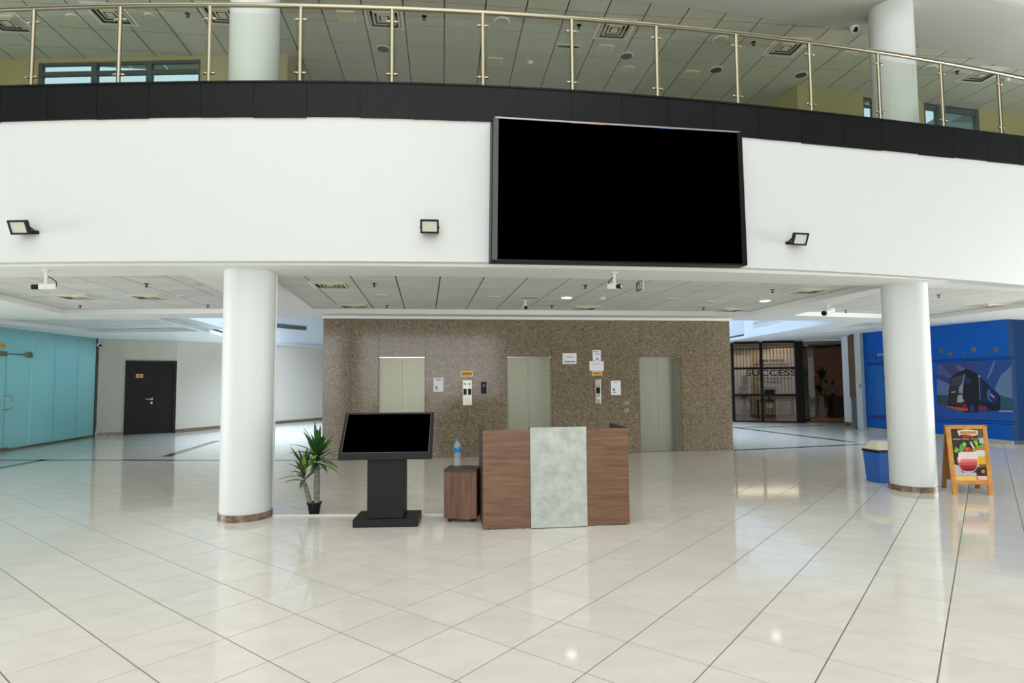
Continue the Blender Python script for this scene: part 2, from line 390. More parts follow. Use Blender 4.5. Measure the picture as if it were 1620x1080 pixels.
for a, b in zip(jx[:-1], jx[1:]):
    q = np.linspace(a+.0022, b-.0022, 5)
    dz = random.uniform(-.012, .004)
    MB().strip([cpt(x, -.02, zcl(x, E_MID)+dz+random.uniform(-.006, .004)) for x in q], [cpt(x, -.02, zcl(x, E_TOP)-.02) for x in q],
               [cpt(x, .0, zcl(x, E_MID)+dz) for x in q], [cpt(x, .0, zcl(x, E_TOP)-.02) for x in q]).build('stone_slab', BLACKG, fas)
MB().strip([cpt(x, -.03, zcl(x, E_TOP)-.02) for x in xs], [cpt(x, -.03, zcl(x, E_TOP)) for x in xs], [cpt(x, .3, zcl(x, E_TOP)-.02) for x in xs], [cpt(x, .3, zcl(x, E_TOP)) for x in xs]).build('coping', BLACKG, fas)
# upper floor slab
sl = MB().prism([(x, fc(x)+.215) for x in xs]+[(15.45, 15), (-14.95, 15)], 4.3, 4.6).build('floor', SOFFIT); struct(sl, 'upper storey floor slab behind the balcony front', 'floor')

# ---------------------------------------------------------------- lower ceiling with sunken tile fields
U = lambda x, y: at(x, y, ZB).xy
front = [(x, fc(x)+.12) for x in np.linspace(-14.95, 15.4, 60)]
LB = U(248, 503); LD = U(345, 530); LD2 = LD+(LD-LB)*.9
RD1 = U(1178, 535); RD2 = U(1340, 507.5)
outer = front+[(15.4, 29.5), (RD1.x, 29.5), tuple(RD1), tuple(RD2), tuple(U(1158, 506.5)), tuple(U(508, 503)), tuple(LB), tuple(LD), (LD2.x, LD2.y), (-14.95, 29.5)]
fields = [
    [U(410, 436.5), U(600, 436), U(860, 439.5), U(1180, 446), U(1265, 449.6), U(1400, 452.7), U(1186, 499.5), U(495, 495.5)],
    [U(-90, 441), U(0, 438.8), U(293, 435), U(425, 494), U(345, 495.5), U(100, 497), U(0, 474), U(-90, 452)],
    [U(1420, 453.5), U(1478, 455.5), U(1620, 461), U(1760, 468), U(1760, 466), U(1620, 486), U(1474, 505), U(1256, 499)],
    [U(-60, 505), U(247, 505.5), U(316, 524), U(150, 526.5), U(-60, 506)],
    [U(1276, 527), U(1372, 510), U(1440, 511), U(1420, 516)],
]
ceil = slab2d('ceiling', outer, [[tuple(p) for p in f] for f in fields], ZB, ZT-.004, SOFFIT)
struct(ceil, 'low plaster ceiling under the balcony with sunken square tile fields', 'ceiling')
MB().prism([tuple(p) for p in outer], ZT+.012, ZT+.05).build('ceiling_grid', CGRID, ceil)
g0 = at(696.7, 436.7, ZT); gy = at(698, 455.5, ZT); off_v = (gy-g0).dot(EV)
def lcorner(i, j):
    p = g0+EU*(.61*i)+EV*(off_v+.61*j); return Vector((p.x, p.y))
cells = []
for i in range(-30, 30):
    for j in range(-20, 30):
        P = [lcorner(i, j), lcorner(i+1, j), lcorner(i+1, j+1), lcorner(i, j+1)]
        P += [(P[0]+P[2])/2, (P[0]+P[1])/2, (P[2]+P[1])/2, (P[2]+P[3])/2, (P[0]+P[3])/2]
        if any(inside(p, f) for p in P for f in fields): cells.append((i, j))
tile_field(ceil, cells, lcorner, .01, CTILE, 'tile', 300, ZT, True)
# roof over the two rear voids, cornices
struct(MB().prism([(-15, 12.0), (15.5, 12.0), (15.5, 29.8), (-15, 29.8)], 4.45, 4.6).build('ceiling', BLUEWHITE), 'roof over the rear corridor voids', 'ceiling')
b0, b1 = U(248, 503), U(1340, 507.5)
struct(MB().seg(b0-(b1-b0), b1+(b1-b0), ZB+.1, 4.5, -.12, -.02).build('wall_void', BLUEWHITE), 'white upstand above the ceiling edge', 'wall')
struct(MB().seg(RD1, RD2, ZB+.004, 4.5, -.012, -.002).build('wall_bulkhead', BLUEWHITE), 'pale blue lit bulkhead above the right corridor', 'wall')
c0, c1 = A.xy, B.xy
struct(MB().seg(c0-EU.xy*.02, c1+EU.xy*.02, 2.865, ZB, -.07, .0).build('trim_1', SOFFIT, bevel=.01), 'white cornice along the top of the granite lift wall', 'trim')

# ---------------------------------------------------------------- lift wall
lw = thing('wall_lift', 'brown speckled granite wall holding three lift doors', 'wall', A); lw['kind'] = 'structure'
def lu(px, py=640): return (onv(px, py, A, B)-A).xy.dot(EU.xy)
LW = (B-A).length
doors = [(lu(598), lu(672.5), 'left'), (lu(803), lu(873.5), 'mid'), (lu(1013), lu(1079.5), 'right')]
ztop = zat(*onv(840, 563, A, B).xy, 563)
def pt(u, d=0): return (A+EU*u+EV*d)
core = MB(); ed = [0]+[e for d in doors for e in d[:2]]+[LW]
for k in range(0, len(ed), 2): core.seg(pt(ed[k]), pt(ed[k+1]), 0, ZB, .03, .4)
for d in doors: core.seg(pt(d[0]), pt(d[1]), ztop, ZB, .03, .4)
core.seg(pt(0), pt(LW), 0, ZB, .4, 7.0)
core.build('wall_core', BROWNJ, lw)
rows = [0, .72, 1.43, ztop, ZB-.003]
def slab(u0, u1, z0, z1):
    MB().seg(pt(u0+.002), pt(u1-.002), z0+.002, z1-.002, 0, .03).build('granite_panel', BROWNG, lw)
spl = [2, 2, 2, 2]
for k in range(4):
    a, b = ed[2*k], ed[2*k+1]; n = spl[k]
    for q in range(n):
        for r in range(4): slab(a+(b-a)*q/n, a+(b-a)*(q+1)/n, rows[r], rows[r+1])
for d in doors:
    slab(d[0], d[1], rows[3], rows[4])
    for (u, s) in ((d[0], 1), (d[1], -1)):
        MB().seg(pt(u), pt(u+s*.006), 0, ztop, .03, .3).build('jamb_panel', BROWNG, lw) if s > 0 else MB().seg(pt(u-.006), pt(u), 0, ztop, .03, .3).build('jamb_panel', BROWNG, lw)
# three lifts
names = {'left': 'stainless lift door leftmost in the granite wall, above the black kiosk', 'mid': 'stainless lift door behind the reception desk, middle of three', 'right': 'stainless lift door to the right of the reception desk'}
for d in doors:
    t = thing('lift_door', names[d[2]], 'lift door', pt((d[0]+d[1])/2, .2), 'lift doors'); mdl = (d[0]+d[1])/2
    MB().seg(pt(d[0]+.008), pt(mdl-.002), .012, ztop-.03, .2, .24).build('door_leaf', LIFT, t)
    MB().seg(pt(mdl+.002), pt(d[1]-.008), .012, ztop-.03, .2, .24).build('door_leaf', LIFT, t)
    MB().seg(pt(d[0]+.007), pt(d[1]-.007), 0.001, .012, .05, .3).build('door_sill', STEEL, t)
    MB().seg(pt(d[0]+.007), pt(d[1]-.007), ztop-.03, ztop-.002, .12, .25).build('door_header', STEEL, t)

def on_lift(px, py, d=0): p = onv(px, py, A, B); return p-EV*d
def wallplate(name, x0, y0, x1, y1, mt, th, label, cat, group=None, build=True):
    c = on_lift((x0+x1)/2, (y0+y1)/2); t = thing(name, label, cat, c, group)
    p0, p1 = on_lift(x0, (y0+y1)/2), on_lift(x1, (y0+y1)/2); z0, z1 = on_lift((x0+x1)/2, y1).z, on_lift((x0+x1)/2, y0).z
    return t, p0, p1, z0, z1
def sub(mb, p0, p1, z0, z1, a, b, c, d, t0, t1):   # fraction rectangle on a plate
    q0, q1 = p0.lerp(p1, a), p0.lerp(p1, b)
    return mb.seg(q0, q1, z0+(z1-z0)*c, z0+(z1-z0)*d, t0, t1)
def notice(x0, y0, x1, y1, label, lines, group=None, mtl=None, cat='notice'):
    t, p0, p1, z0, z1 = wallplate('notice', x0, y0, x1, y1, PAPER, .004, label, cat, group)
    MB().seg(p0, p1, z0, z1, -.004, 0).build('sheet', mtl or PAPER, t)
    m_ = MB()
    for (a, b, c, d) in lines: sub(m_, p0, p1, z0, z1, a, b, c, d, -.0055, -.004)
    if lines: m_.build('printed_lines', INKP, t, kind='stuff')
notice(685.5, 597, 701.5, 619.5, 'white paper notice beside the leftmost lift door', [(.2, .8, .86, .9), (.3, .7, .78, .82), (.18, .42, .24, .38), (.15, .45, .12, .18)])
notice(966.5, 602, 982, 624.5, 'white paper notice left of the rightmost lift door', [(.3, .7, .86, .9), (.18, .42, .3, .46), (.15, .5, .16, .22)])
notice(890, 558.5, 912, 575.5, 'wide white paper notice just right of the middle lift door', [(.25, .8, .62, .68), (.12, .9, .15, .27)])
notice(937.5, 553.5, 950.5, 570.5, 'small upright white notice topmost above the right call panel', [(.1, .3, .82, .92), (.35, .8, .85, .9), (.3, .8, .7, .74), (.3, .8, .58, .62), (.4, .7, .1, .25)])
notice(932.5, 571, 955, 586.5, 'blank white landscape sheet above the right call panel', [(.2, .8, .7, .74)])
def orange(x0, y0, x1, y1, label):
    t, p0, p1, z0, z1 = wallplate('sign_plate', x0, y0, x1, y1, WPLAST, .01, label, 'sign')
    MB().seg(p0, p1, z0, z1, -.01, 0).build('plate', CREAM, t)
    m_ = MB(); sub(m_, p0, p1, z0, z1, .06, .94, .14, .86, -.012, -.01); m_.build('orange_face', ORANGE, t)
    m_ = MB()
    for k in range(5): sub(m_, p0, p1, z0, z1, .14+.15*k, .25+.15*k, .38, .62, -.0135, -.012)
    m_.build('lettering', mat('ink_brown', rgb(130, 86, 20), .6), t)
orange(729, 586.5, 748, 595.5, 'small orange sign plate above the left call panel')
orange(936.5, 587, 952.5, 593.5, 'small orange sign plate under the white sheets above right call panel')
# call panels
def callpanel(x0, y0, x1, y1, label, ncol):
    t, p0, p1, z0, z1 = wallplate('lift_call_panel', x0, y0, x1, y1, STEEL, .02, label, 'call panel')
    MB().seg(p0, p1, z0, z1, -.025, 0).build('plate', mat('panel_steel', rgb(206, 206, 190), .3, .7), t, bevel=.004)
    for k in range(ncol):
        a = (k+.14)/ncol; b = (k+.86)/ncol
        m_ = MB(); sub(m_, p0, p1, z0, z1, a, b, .42, .66, -.03, -.025); m_.build('display', BLACK, t)
        cx = p0.lerp(p1, (a+b)/2); cz = z0+(z1-z0)*.85; c = Vector((cx.x, cx.y, cz))-EV*.025
        MB().lathe(c, [(.034, 0), (.034, .006), (.03, .009)], 16, -EV).build('indicator', WPLAST, t)
        MB().lathe(c-EV*.009, [(.012, 0), (.012, .003)], 12, -EV).build('indicator_dot', BLACK, t)
    c = p0.lerp(p1, .5); c = Vector((c.x, c.y, z0+(z1-z0)*.22))-EV*.025
    MB().lathe(c, [(.03, 0), (.03, .006), (.022, .01)], 16, -EV).build('button', WPLAST, t)
callpanel(732, 601, 746.5, 641, 'steel lift call panel with two displays left of the middle lift', 2)
callpanel(941.5, 599.5, 950, 638, 'narrow steel lift call panel with one display near rightmost lift', 1)
t, p0, p1, z0, z1 = wallplate('card_reader', 761, 604, 769.5, 622.5, BLACK, .04, 'black card reader on the wall just left of middle lift', 'card reader')
MB().seg(p0, p1, z0, z1, -.04, 0).build('housing', BLACK, t, bevel=.025, seg=3)
m_ = MB(); sub(m_, p0, p1, z0, z1, .22, .78, .55, .85, -.043, -.04); m_.build('keypad', mat('keypad_grey', rgb(60, 62, 66), .3), t)
# old tape marks
def mark(x0, y0, x1, y1, label):
    t, p0, p1, z0, z1 = wallplate('tape_mark', x0, y0, x1, y1, PAPER, .001, label, 'tape residue')
    m_ = MB(); sub(m_, p0, p1, z0, z1, .05, .95, .1, .9, -.0012, 0); m_.build('residue', mat('residue', rgb(158, 152, 142), .6, vary=.3, vscale=30), t)
mark(987, 633, 997, 641, 'pale upper patch of tape residue left of rightmost lift')
mark(987, 645, 996, 653, 'pale lower patch of tape residue left of rightmost lift')
mark(1091, 556, 1095, 559, 'tiny white scrap stuck right of the rightmost lift')

# ---------------------------------------------------------------- columns
def column(px, py, label, r=.288):
    f = at(px, py); dr = Vector((f.x, f.y, 0)).normalized(); c = f+dr*(r+.012)
    t = thing('column', label, 'column', c); t['kind'] = 'structure'
    MB().lathe(c, [(r, 0), (r, ZB)], 64).build('shaft', COLUMN, t, smooth=True)
    n = 20
    for k in range(n):
        a0 = 2*math.pi*(k+.03)/n; a1 = 2*math.pi*(k+.97)/n; pts = []
        for a in np.linspace(a0, a1, 4): pts.append((c.x+math.cos(a)*(r+.014), c.y+math.sin(a)*(r+.014)))
        for a in np.linspace(a1, a0, 4): pts.append((c.x+math.cos(a)*(r+.0005), c.y+math.sin(a)*(r+.0005)))
        MB().prism(pts, 0.0005, .078).build('base_tile', MARBLE, t)
    MB().lathe(c+Vector((0, 0, 4.6)), [(r, 0), (r, ZU-4.6)], 64).build('upper_shaft', COLUMN, t, smooth=True)
    return t, c
colL, cL = column(388, 826, 'round white column standing left of the potted plant and kiosk')
colR, cR = column(1445.5, 779, 'round white column standing between the blue bin and A-board')
p = at(431.5, 815); dv = Vector((cL.y, -cL.x, 0)).normalized(); pc = cL+dv*.302
MB().tube([pc+Vector((0, 0, .02)), pc+Vector((0, 0, ZB))], .011, 10).build('conduit', WPLAST, colL, smooth=True)

# ---------------------------------------------------------------- glass railing
POST = [(61.7,13,48.3,134),(198,8,186.7,131.7),(337.7,5,330,127),(481,5,475,128),(624,9,621,130.5),(766,15,765.7,135.5),(905,25,907.7,143),(1037,37,1042.7,152.7),(1162,50,1170,164),(1279,65,1286.7,176),(1386.7,81,1396,189.5),(1486,96,1496,201),(1578,111,1587.7,212.7)]
rl = thing('glass_railing', 'steel and glass railing along the curved balcony edge', 'railing', cpt(0, .1, 4.9))
RO = .09
pos = []
zt_ = lambda x: zcl(x, E_TOP)
for (xa, ya, xb, yb) in POST:
    x = xat(xb, zt_, RO); base = cpt(x, RO, zt_(x)); zr = zat(base.x, base.y, ya+3); pos.append((x, base, zr))
dl = pos[1][0]-pos[0][0]; dr_ = pos[-1][0]-pos[-2][0]
def extp(x, zr): return (x, cpt(x, RO, zt_(x)), zr)
pos = [extp(pos[0][0]-2*dl, pos[0][2]), extp(pos[0][0]-dl, pos[0][2])]+pos+[extp(pos[-1][0]+dr_, pos[-1][2]), extp(pos[-1][0]+2*dr_, pos[-1][2])]
zrx = np.polyfit([p_[0] for p_ in pos], [p_[2] for p_ in pos], 3)
ZR = lambda x: float(np.polyval(zrx, x))
hx = np.linspace(pos[0][0], pos[-1][0], 100)
MB().tube([cpt(x, RO, ZR(x)) for x in hx], .029, 14).build('handrail', RAIL, rl, smooth=True)
def clamp(c, s, tx):
    m_ = MB(); n = 10; ring = []
    m_.tube([c+tx*(s*.016), c+tx*(s*.03), c+tx*(s*.062), c+tx*(s*.074)], [.012, .017, .017, .008], 10); return m_
for k, (x, base, zr) in enumerate(pos):
    zr = ZR(x); tn = nrm(x); tx = Vector((tn.y, -tn.x, 0))
    po = MB().tube([base, base+Vector((0, 0, zr-.02-base.z))], .024, 14).build('post', RAIL, rl, smooth=True)
    MB().lathe(base, [(.045, 0), (.045, .006), (.026, .012)], 16).build('base_flange', RAIL, po, smooth=True)
    for zc in (base.z+.15, zr-.165):
        for s in (-1, 1): clamp(Vector((base.x, base.y, zc)), s, tx).build('clamp', RAIL, po, smooth=True)
for (xa, ba, _), (xb, bb, _) in zip(pos[:-1], pos[1:]):
    d = (bb-ba).xy.normalized()*.045; a, b = ba.xy+d, bb.xy-d
    za, zb_ = ba.z+.03, bb.z+.03; ya, yb = ZR(xa)-.10, ZR(xb)-.10
    n = nrm((xa+xb)/2)*.005
    va = [Vector((a.x, a.y, za)), Vector((b.x, b.y, zb_)), Vector((b.x, b.y, yb)), Vector((a.x, a.y, ya))]
    MB().add([v-n for v in va]+[v+n for v in va], [(0,1,2,3),(7,6,5,4),(0,4,5,1),(1,5,6,2),(2,6,7,3),(3,7,4,0)]).build('glass_panel', RAILGLASS, rl)

# ---------------------------------------------------------------- upper storey
UZ = lambda x, y: at(x, y, ZU)
C1 = UZ(455, 85); L0 = UZ(0, 95); Lm = UZ(317, 88)
R1 = UZ(1261, 134.7); R2 = UZ(1460, 161.5); R3 = UZ(1620, 182)
SL = UZ(490, 128); SR = UZ(1215, 165)
CL2 = C1+(SL-C1)*3.2; CR2 = R1+(SR-R1)*2.2
L00 = L0+(L0-C1)*.8; R4 = R3+(R3-R1)*.7
upoly = [(x, fc(x)+1.15) for x in np.linspace(-12, 12.5, 40)]+[tuple(R4.xy), tuple(R1.xy), tuple(CR2.xy), tuple(CL2.xy), tuple(C1.xy), tuple(L00.xy)]
xs2 = np.linspace(-14.95, 15.45, 80)
uc = MB().strip([cpt(x, .0, ZU-.03) for x in xs2], [cpt(x, .0, ZU+.02) for x in xs2], [cpt(x, 1.22, ZU-.03) for x in xs2], [cpt(x, 1.22, ZU+.02) for x in xs2]).build('ceiling', USOFFIT)
struct(uc, 'grey square-tiled ceiling of the upper storey behind the railing', 'ceiling')
MB().prism([(x, fc(x)+.6) for x in np.linspace(-12, 12.5, 40)]+upoly[40:], ZU+.02, ZU+.06).build('ceiling_grid', CGRID, uc)
ph = math.radians(6.6); UU = Vector((math.cos(ph), math.sin(ph), 0)); UV_ = Vector((-UU.y, UU.x, 0)); h0 = UZ(703, 43)
def ucorner(i, j):
    p = h0+UU*(.605*i)+UV_*(.605*j); return Vector((p.x, p.y))
ufield = [(x, fc(x)+1.0) for x in np.linspace(-12, 12.5, 40)]+upoly[40:]
cells = [(i, j) for i in range(-24, 26) for j in range(-12, 14) if any(inside(q, ufield) for q in (ucorner(i, j), ucorner(i+1, j), ucorner(i+1, j+1), ucorner(i, j+1)))]
tile_field(uc, cells, ucorner, .01, UTILE, 'tile', 300, ZU, True)
ZF = 4.6
def uwall(name, P, Q, label, holes=()):
    """vertical wall with rectangular holes [(u0,u1,z0,z1)]"""
    m_ = MB(); P, Q = P.xy, Q.xy; Lg = (Q-P).length; d = (Q-P)/Lg; cur = 0
    for (u0, u1, z0, z1) in sorted(holes):
        m_.seg(P+d*cur, P+d*u0, ZF, ZU+.02, 0, .15); m_.seg(P+d*u0, P+d*u1, ZF, z0, 0, .15) if z0 > ZF else None; m_.seg(P+d*u0, P+d*u1, z1, ZU+.02, 0, .15); cur = u1
    m_.seg(P+d*cur, Q, ZF, ZU+.02, 0, .15)
    return struct(m_.build(name, OLIVE), label, 'wall')
def hole(P, Q, x0, y0, x1, y1, zb=None):
    P2, Q2 = P.xy, Q.xy; d = (Q2-P2).normalized(); ym = (y0+y1)/2
    a = onv(x0, ym, P, Q); b = onv(x1, ym, P, Q)
    return ((a.xy-P2).dot(d), (b.xy-P2).dot(d), zb if zb else onv(x0, y1, P, Q).z, onv((x0+x1)/2, y0, P, Q).z)
h1 = hole(L00, C1, 60, 96.5, 317, 130, ZF)
uwall('wall_upper_left', L00, C1, 'olive beige upper storey wall holding the wide window, left', [h1])
uwall('wall_upper_left_return', C1, CL2, 'return of the upper left wall running back from its corner')
h2 = hole(R1, R4, 1366, 154, 1386, 185, ZF); h3 = hole(R1, R4, 1462, 164.5, 1549, 200, ZF)
uwall('wall_upper_right', R1, R4, 'olive beige upper storey wall behind the right column', [h2, h3])
uwall('wall_upper_right_return', CR2, R1, 'return of the upper right wall running back from its corner')
uwall('wall_upper_back', CL2, CR2, 'rear wall of the upper storey, hidden below the sight line')
def window(name, label, P, Q, h, vpx, ypx, fr=.05):
    P2, Q2 = P.xy, Q.xy; d = (Q2-P2).normalized(); pp = lambda u: P2+d*u
    t = thing(name, label, 'window', (pp(h[0]).x, pp(h[0]).y, h[2])); t['kind'] = 'structure'
    us = [h[0]]+[(onv(x, 110, P, Q).xy-P2).dot(d) for x in vpx]+[h[1]]
    zs = [h[2]]+[onv(x, y, P, Q).z for x, y in ypx]+[h[3]]
    m_ = MB()
    for k, u in enumerate(us): m_.seg(pp(max(h[0], u-fr)), pp(min(h[1], u+fr)), h[2], h[3], .02, .1)
    for k, z in enumerate(zs):
        for a, b in zip(us[:-1], us[1:]): m_.seg(pp(a+fr), pp(b-fr), max(h[2], z-fr*.8), min(h[3], z+fr*.8), .03, .09)
    m_.build('window_frame', FRAMEGREY, t)
    for a, b in zip(us[:-1], us[1:]):
        for z0, z1 in zip(zs[:-1], zs[1:]): MB().seg(pp(a+fr), pp(b-fr), z0+fr*.8, z1-fr*.8, .05, .058).build('pane', WGLASS, t)
window('window_1', 'wide grey-framed upper storey window behind the left end of railing', L00, C1, h1, [147, 234], [(190, 113)], .045)
window('window_2', 'small upper storey window beside the right column', R1, R4, h2, [], [(1375, 166)], .03)
window('window_3', 'grey-framed upper storey glazed door right of the right column', R1, R4, h3, [1484], [(1500, 172)], .06)
# neighbour building seen through the upper window
bl = thing('building', 'pale neighbouring building with green glass seen through the upper window', 'building', (-9, 19, 4.6))
MB().box((-14, 19.5, 4.6), (16, 0, 0), (0, 3, 0), (0, 0, 7)).build('wall', mat('outer_wall', rgb(214, 200, 170), .8), bl)
for k in range(8):
    MB().box((-13.6+k*1.9, 19.42, 5.2), (1.1, 0, 0), (0, .08, 0), (0, 0, 5)).build('window', mat('green_glazing', rgb(90, 160, 140), .1) if k % 3 else mat('blue_glazing', rgb(170, 196, 240), .1), bl)

# ---------------------------------------------------------------- left side: glass front, corner wall with the dark door
G0 = at(-190, 748); G0 = at(0, 714.5)+(at(0, 714.5)-at(150, 690.5))*1.1; G1 = at(150, 690.5)
gz = onv(75, 521, G0, G1).z
gw = thing('glass_partition', 'teal frosted glass shopfront with a glass door at far left', 'glass wall', G0)
gl = lambda px: onv(px, 640, G0, G1).xy
cuts = [48, 84.5, 120.5, 149]
for a, b in zip(cuts[:-1], cuts[1:]): MB().seg(gl(b-.15), gl(b+.15), .05, gz, .013, .02).build('joint_seal', mat('seal', rgb(120, 116, 84), .6), gw); MB().seg(gl(a+.15), gl(b-.15), .05, gz, 0, .012).build('glass_panel', TEAL, gw)
zd = onv(25, 560, G0, G1).z
d0 = gl(7.5); d00 = gl(-32)
MB().seg(gl(6.4), gl(7.7), .03, zd, .014, .02).build('joint_seal', FRAMEGREY, gw)
MB().seg(d0, gl(47.5), .03, zd-.008, -.002, .010).build('glass_panel', TEAL, gw)
MB().seg(G0, gl(6.6), .03, zd-.008, -.002, .010).build('glass_panel', TEAL, gw)
MB().seg(G0, gl(47.5), zd+.008, gz, 0, .012).build('glass_panel', TEAL, gw)
MB().seg(G0, gl(47.5), zd-.02, zd+.02, .014, .02).build('joint_seal', FRAMEGREY, gw)
MB().seg(G0, G1, 0, .05, .001, .06).build('floor_channel', TEALF, gw)
MB().seg(G0, G1, gz, gz+.06, -.02, .06).build('top_channel', mat('channel_dark', rgb(84, 84, 82), .4), gw)
MB().seg(gl(149), gl(151.5), 0, gz+.06, -.02, .08).build('end_post', mat('post_dark', rgb(66, 62, 58), .4), gw)
for (x0, y0, x1, y1) in ((-6, 555, 10, 563), (39, 557, 50, 566), (39, 704, 47.5, 710), (-2, 708, 10, 716)):
    p0, p1 = onv(x0, (y0+y1)/2, G0, G1), onv(x1, (y0+y1)/2, G0, G1)
    MB().seg(p0, p1, max(.012, onv((x0+x1)/2, y1, G0, G1).z), onv((x0+x1)/2, y0, G0, G1).z, -.03, .04).build('patch_fitting', TEALF, gw, bevel=.008)
hp = [onv(x, y, G0, G1) for x, y in ((5, 626), (13, 627), (14.5, 632), (14.5, 642), (13, 647), (5, 648))]
gn = Vector(((G1-G0).y, -(G1-G0).x, 0)).normalized()
MB().tube([hp[0], hp[0]+gn*.07]+[q+gn*.07 for q in hp[1:5]]+[hp[5]+gn*.07, hp[5]], .018, 10).build('door_handle', STEEL, gw, smooth=True)
p0, p1 = onv(-4, 546, G0, G1), onv(8, 546, G0, G1)
st = tag(MB().seg(p0, p1, onv(4, 549, G0, G1).z, onv(4, 543, G0, G1).z, -.006, -.001).build('sign_plate', ORANGE), 'small orange sign stuck over the far left glass door', 'sign')
struct(MB().seg(G0, G1, gz+.06, ZB, -.08, .15).build('trim_2', SOFFIT), 'white cornice above the teal glass shopfront', 'trim')
sbox('wall_office', (-14.9, 8, 0), (.3, 0, 0), (0, 12, 0), (0, 0, 3), mat('office_teal', rgb(150, 190, 190), .7), 'office back wall hidden behind the teal glass')

wp = [at(152, 690.2), at(195, 688.5), at(277, 684.6), at(343, 678.5), at(420, 672), at(520, 663.5)]
ZW = 3.0
dl_, dr2 = wp[1], wp[2]
struct(MB().seg(wp[0], wp[1], 0, ZW, 0, .2).seg(wp[2], wp[3], 0, ZW, 0, .2).seg(wp[3], wp[4], 0, ZW, 0, .2).seg(wp[4], wp[5], 0, ZW, 0, .2)
       .seg(wp[1], wp[2], onv(236, 570.5, wp[1], wp[2]).z, ZW, 0, .2).build('wall_back', BEIGE), 'beige corridor wall around the dark double door', 'wall')
bm_ = MB()
for a, b in zip(wp[:-1], wp[1:]): bm_.seg(a, b, ZW, 4.5, .03, .2)
struct(bm_.build('wall_bulkhead', BLUEWHITE), 'pale blue lit bulkhead above the beige corridor wall', 'wall')
bm_ = MB()
for a, b in zip(wp[:-1], wp[1:]): bm_.seg(a, b, ZW-.04, ZW+.04, -.04, .0)
struct(bm_.build('trim_3', WHITE), 'white ledge on top of the beige corridor wall', 'trim')
for k, (a, b) in enumerate(((wp[0], wp[1]), (wp[2], wp[3]), (wp[3], wp[4]), (wp[4], wp[5]))):
    struct(MB().seg(a, b, 0, .11, -.014, 0).build('baseboard_back', MARBLE), 'brown marble skirting under the beige wall, length %s' % ('left of the door', 'right of the door', 'behind the left column', 'next to the lift wall')[k], 'baseboard')
# double door
dd = thing('door_1', 'dark brown double door with a brass plate in beige wall', 'door', wp[1]); dd['kind'] = 'structure'
DA, DB = wp[1].xy, wp[2].xy; dlen = (DB-DA).length; dn = (DB-DA)/dlen; zh = onv(236, 570.5, wp[1], wp[2]).z
dp = lambda u: DA+dn*u
fw = .09
MB().seg(dp(0), dp(fw), 0, zh, -.03, .15).seg(dp(dlen-fw), dp(dlen), 0, zh, -.03, .15).seg(dp(fw), dp(dlen-fw), zh-.09, zh, -.03, .15).build('door_frame', DARKWOOD, dd)
um = (onv(244.5, 640, wp[1], wp[2]).xy-DA).dot(dn)
lf = MB().seg(dp(fw+.004), dp(um-.004), .012, zh-.094, .03, .08).build('door_leaf', DARKWOOD, dd)
MB().seg(dp(um+.004), dp(dlen-fw-.004), .012, zh-.094, .03, .08).build('door_leaf', DARKWOOD, dd)
MB().seg(dp(um-.012), dp(um+.012), .012, zh-.094, .02, .03).build('astragal', BLACK, dd)
q = onv(240, 631, wp[1], wp[2]); dnn = Vector((dn.y, -dn.x, 0)); q0 = Vector((q.x, q.y, q.z))
MB().tube([q0+dnn*-.03, q0+dnn*.05, q0+dnn*.05-Vector((dn.x, dn.y, 0))*.16], .016, 8).lathe(q0-dnn*.03, [(.035, 0), (.035, .01)], 14, dnn).build('lever_handle', STEEL, lf, smooth=True)
q1 = q0+Vector((0, 0, -.12)); MB().lathe(q1-dnn*.03, [(.032, 0), (.032, .01)], 14, dnn).build('key_escutcheon', STEEL, lf)
p0, p1 = onv(215, 594, wp[1], wp[2]), onv(226.5, 594, wp[1], wp[2])
MB().seg(p0, p1, onv(220, 597.3, wp[1], wp[2]).z, onv(220, 591.3, wp[1], wp[2]).z, .022, .03).build('name_plate', GOLD, lf)
zz = onv(220, 594.3, wp[1], wp[2]).z
MB().seg(p0.lerp(p1, .2), p0.lerp(p1, .8), zz-.015, zz+.015, .0205, .022).build('plate_lettering', mat('ink_brass', rgb(110, 86, 40), .5), lf)
def grille(P, Q, x0, y0, x1, y1, label, zc=None):
    a, b = onv(x0, (y0+y1)/2, P, Q), onv(x1, (y0+y1)/2, P, Q); z1 = onv((x0+x1)/2, y0, P, Q).z; z0 = onv((x0+x1)/2, y1, P, Q).z
    t = thing('air_grille', label, 'air grille', (a+b)/2); fr = .05
    d = (b-a).xy.normalized()
    m_ = MB().seg(a, b, z0, z0+fr, -.02, 0).seg(a, b, z1-fr, z1, -.02, 0).seg(a, a.xy+d*fr, z0+fr, z1-fr, -.02, 0).seg(b.xy-d*fr, b, z0+fr, z1-fr, -.02, 0)
    m_.build('frame', WPLAST, t)
    MB().seg(a.xy+d*fr, b.xy-d*fr, z0+fr, z1-fr, -.004, 0).build('backing', mat('grille_dark', rgb(70, 76, 84), .6), t)
    n = int((b-a).length/.05); s_ = MB()
    for k in range(1, n):
        c = a.xy+d*((b-a).length*k/n); s_.seg(c-d*.006, c+d*.006, z0+fr, z1-fr, -.016, -.004)
    s_.build('louvre_blades', mat('blade_grey', rgb(140, 148, 156), .5), t, kind='stuff')
wb4, wb5 = (wp[4].xy, wp[5].xy); nn = (wb5-wb4).normalized(); nn = Vector((-nn.y, nn.x))*.03
grille(wb4+nn, wb5+nn, 424, 511, 486, 522, 'long dark air grille on blue-lit bulkhead left of lift wall')
grille(RD1-(RD2-RD1).orthogonal().normalized()*0, RD2, 1192, 502, 1238, 513, 'white air grille on the bulkhead above the right shopfront')

